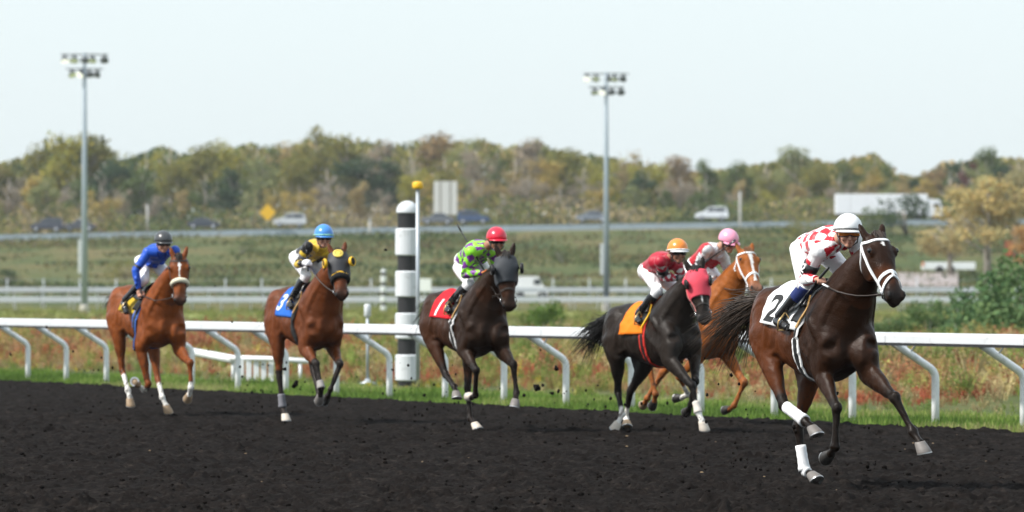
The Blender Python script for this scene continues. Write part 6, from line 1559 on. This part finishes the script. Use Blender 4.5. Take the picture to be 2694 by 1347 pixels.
    if key == 'C': crop(root, 'riding_crop', 'dark crop across the pink helmeted rider\'s shoulder', to_local(root, 1836, 704, depth_of(root, q['Relbow']) - .25), to_local(root, 1935, 631, depth_of(root, q['head']) - .30))
# ------------------------------------------------------------------ clods thrown up by the hooves
def clod(px, py, D, size, label, seed):
    r = np.random.default_rng(seed); v = ICO_V * (1 + .7 * (r.random((len(ICO_V), 1)) - .5)) * np.array((1, .8, 1.5 if seed % 3 else .6)) * size
    o = link('flying_clod', make_mesh('flying_clod', v, ICO_F, M_DIRT, False)); o.location = at(px, py, D); o.rotation_euler = tuple(r.random(3) * 6.28)
    tag(o, label, 'clod', 'clods of dirt thrown up by the hooves')
k = 0
for px, py, D, s, lab in ((1463, 968, 66.5, .045, 'long dark clod in the air beside a gooseneck post'), (1413, 1020, 66, .042, 'largest dark clod flying right of the hooded brown horse'), (1427, 1014, 66.2, .022, 'small clod just right of the largest flying clod'), (1378, 1040, 65.5, .032, 'flat clod beside the hooded brown horse\'s fore hoof'),
      (1452, 1035, 66, .022, 'small clod left of a white post foot'), (1468, 1030, 66.4, .022, 'small clod on the left side of a white post'), (1484, 1035, 66.4, .014, 'tiny clod in front of a white post'), (1573, 1014, 66, .014, 'tiny clod left of the black horse\'s hind legs'), (1605, 1049, 65, .016, 'tiny clod by the black horse\'s hind hoof'),
      (776, 1010, 70, .055, 'ragged clod flying below the reddish bay horse'), (748, 971, 71, .026, 'dark clod by the bay horse\'s hind hock'), (1033, 973, 74, .016, 'small clod left of the tall striped pole'), (790, 1024, 70, .016, 'small clod right of the ragged clod'), (692, 1030, 72, .015, 'tiny clod left of the reddish bay\'s hind leg'),
      (1014, 657, 72, .018, 'speck of dirt high in the air left of the striped pole'), (566, 753, 76, .020, 'speck of dirt high in the air between the two rear horses'), (1116, 1040, 67, .020, 'small clod behind the hooded brown horse'), (28, 932, 80, .02, 'speck of dirt in the air at the left edge'), (573, 983, 74, .014, 'speck of dirt right of the bright bay\'s fore hoof')):
    clod(px, py, D, s, lab, k); k += 1
r = np.random.default_rng(77); P = []
for key in 'ABDEF':
    t0 = np.array(FIT[key]['t']); yaw = R(FIT[key]['yaw']); back = np.array((-math.cos(yaw), -math.sin(yaw), 0))
    for i in range(80): P.append(t0 + back * r.uniform(-.3, 2.6) + np.array((r.normal(0, .35), 0, abs(r.normal(0, .35)) + .05)))
P = np.array(P); s_ = .004 + .013 * r.random(len(P)) ** 2.5
V, Fc, _ = scatter(ICO_V, ICO_F, P, np.stack([s_, s_, s_ * 1.3], 1), r.random(len(P)) * 6.28, jitter=.6)
o = link('dirt_specks', make_mesh('dirt_specks', V, Fc, M_DIRT)); tag(o, 'fine specks of dirt in the air behind the hooves', 'dirt', kind='stuff')

# dirt pushed up round the hooves that are on the ground
V_, F_c, off = [], [], 0
for key, L_ in (('A', 'LH'), ('B', 'RF'), ('B', 'LH'), ('D', 'LH'), ('E', 'RH'), ('F', 'LH')):
    fd = FIT[key]; Mx = Matrix.Translation(fd['t']) @ Matrix.Rotation(R(fd['yaw']), 4, 'Z') @ Matrix.Rotation(-R(fd['pitch']), 4, 'Y'); c = np.array(Mx @ Vector(fd['legs'][L_][3]))
    n = 90; a = r.random(n) * 6.28; q = .05 + .22 * r.random(n) ** 1.5; P = np.stack([c[0] + q * np.cos(a), c[1] + q * np.sin(a), .012 + .03 * np.exp(-(q / .11) ** 2) * r.random(n)], 1); s_ = .008 + .020 * r.random(n) ** 2
    V, Fc, _ = scatter(ICO_V, ICO_F, P, np.stack([s_ * 1.2, s_, s_ * .8], 1), r.random(n) * 6.28, jitter=.6); V_.append(V); F_c.append(Fc + off); off += len(V)
o = link('hoof_dirt', make_mesh('hoof_dirt', np.concatenate(V_), np.concatenate(F_c), M_DIRT, True)); tag(o, 'churned dirt heaped round the planted hooves', 'dirt', kind='stuff')
# ------------------------------------------------------------------ the air: thin autumn haze
hz = MB().box((0, 640, 22), (900, 1400, 50)).build('haze', None); tag(hz, 'thin pale autumn haze in the air', 'haze', kind='stuff')
m = bpy.data.materials.new('haze'); m.use_nodes = True; m.node_tree.nodes.clear()
vo = m.node_tree.nodes.new('ShaderNodeVolumePrincipled'); vo.inputs['Color'].default_value = (.92, .96, 1.0, 1); vo.inputs['Density'].default_value = .00009; vo.inputs['Anisotropy'].default_value = .3
ou = m.node_tree.nodes.new('ShaderNodeOutputMaterial'); m.node_tree.links.new(vo.outputs[0], ou.inputs['Volume']); hz.data.materials.append(m)
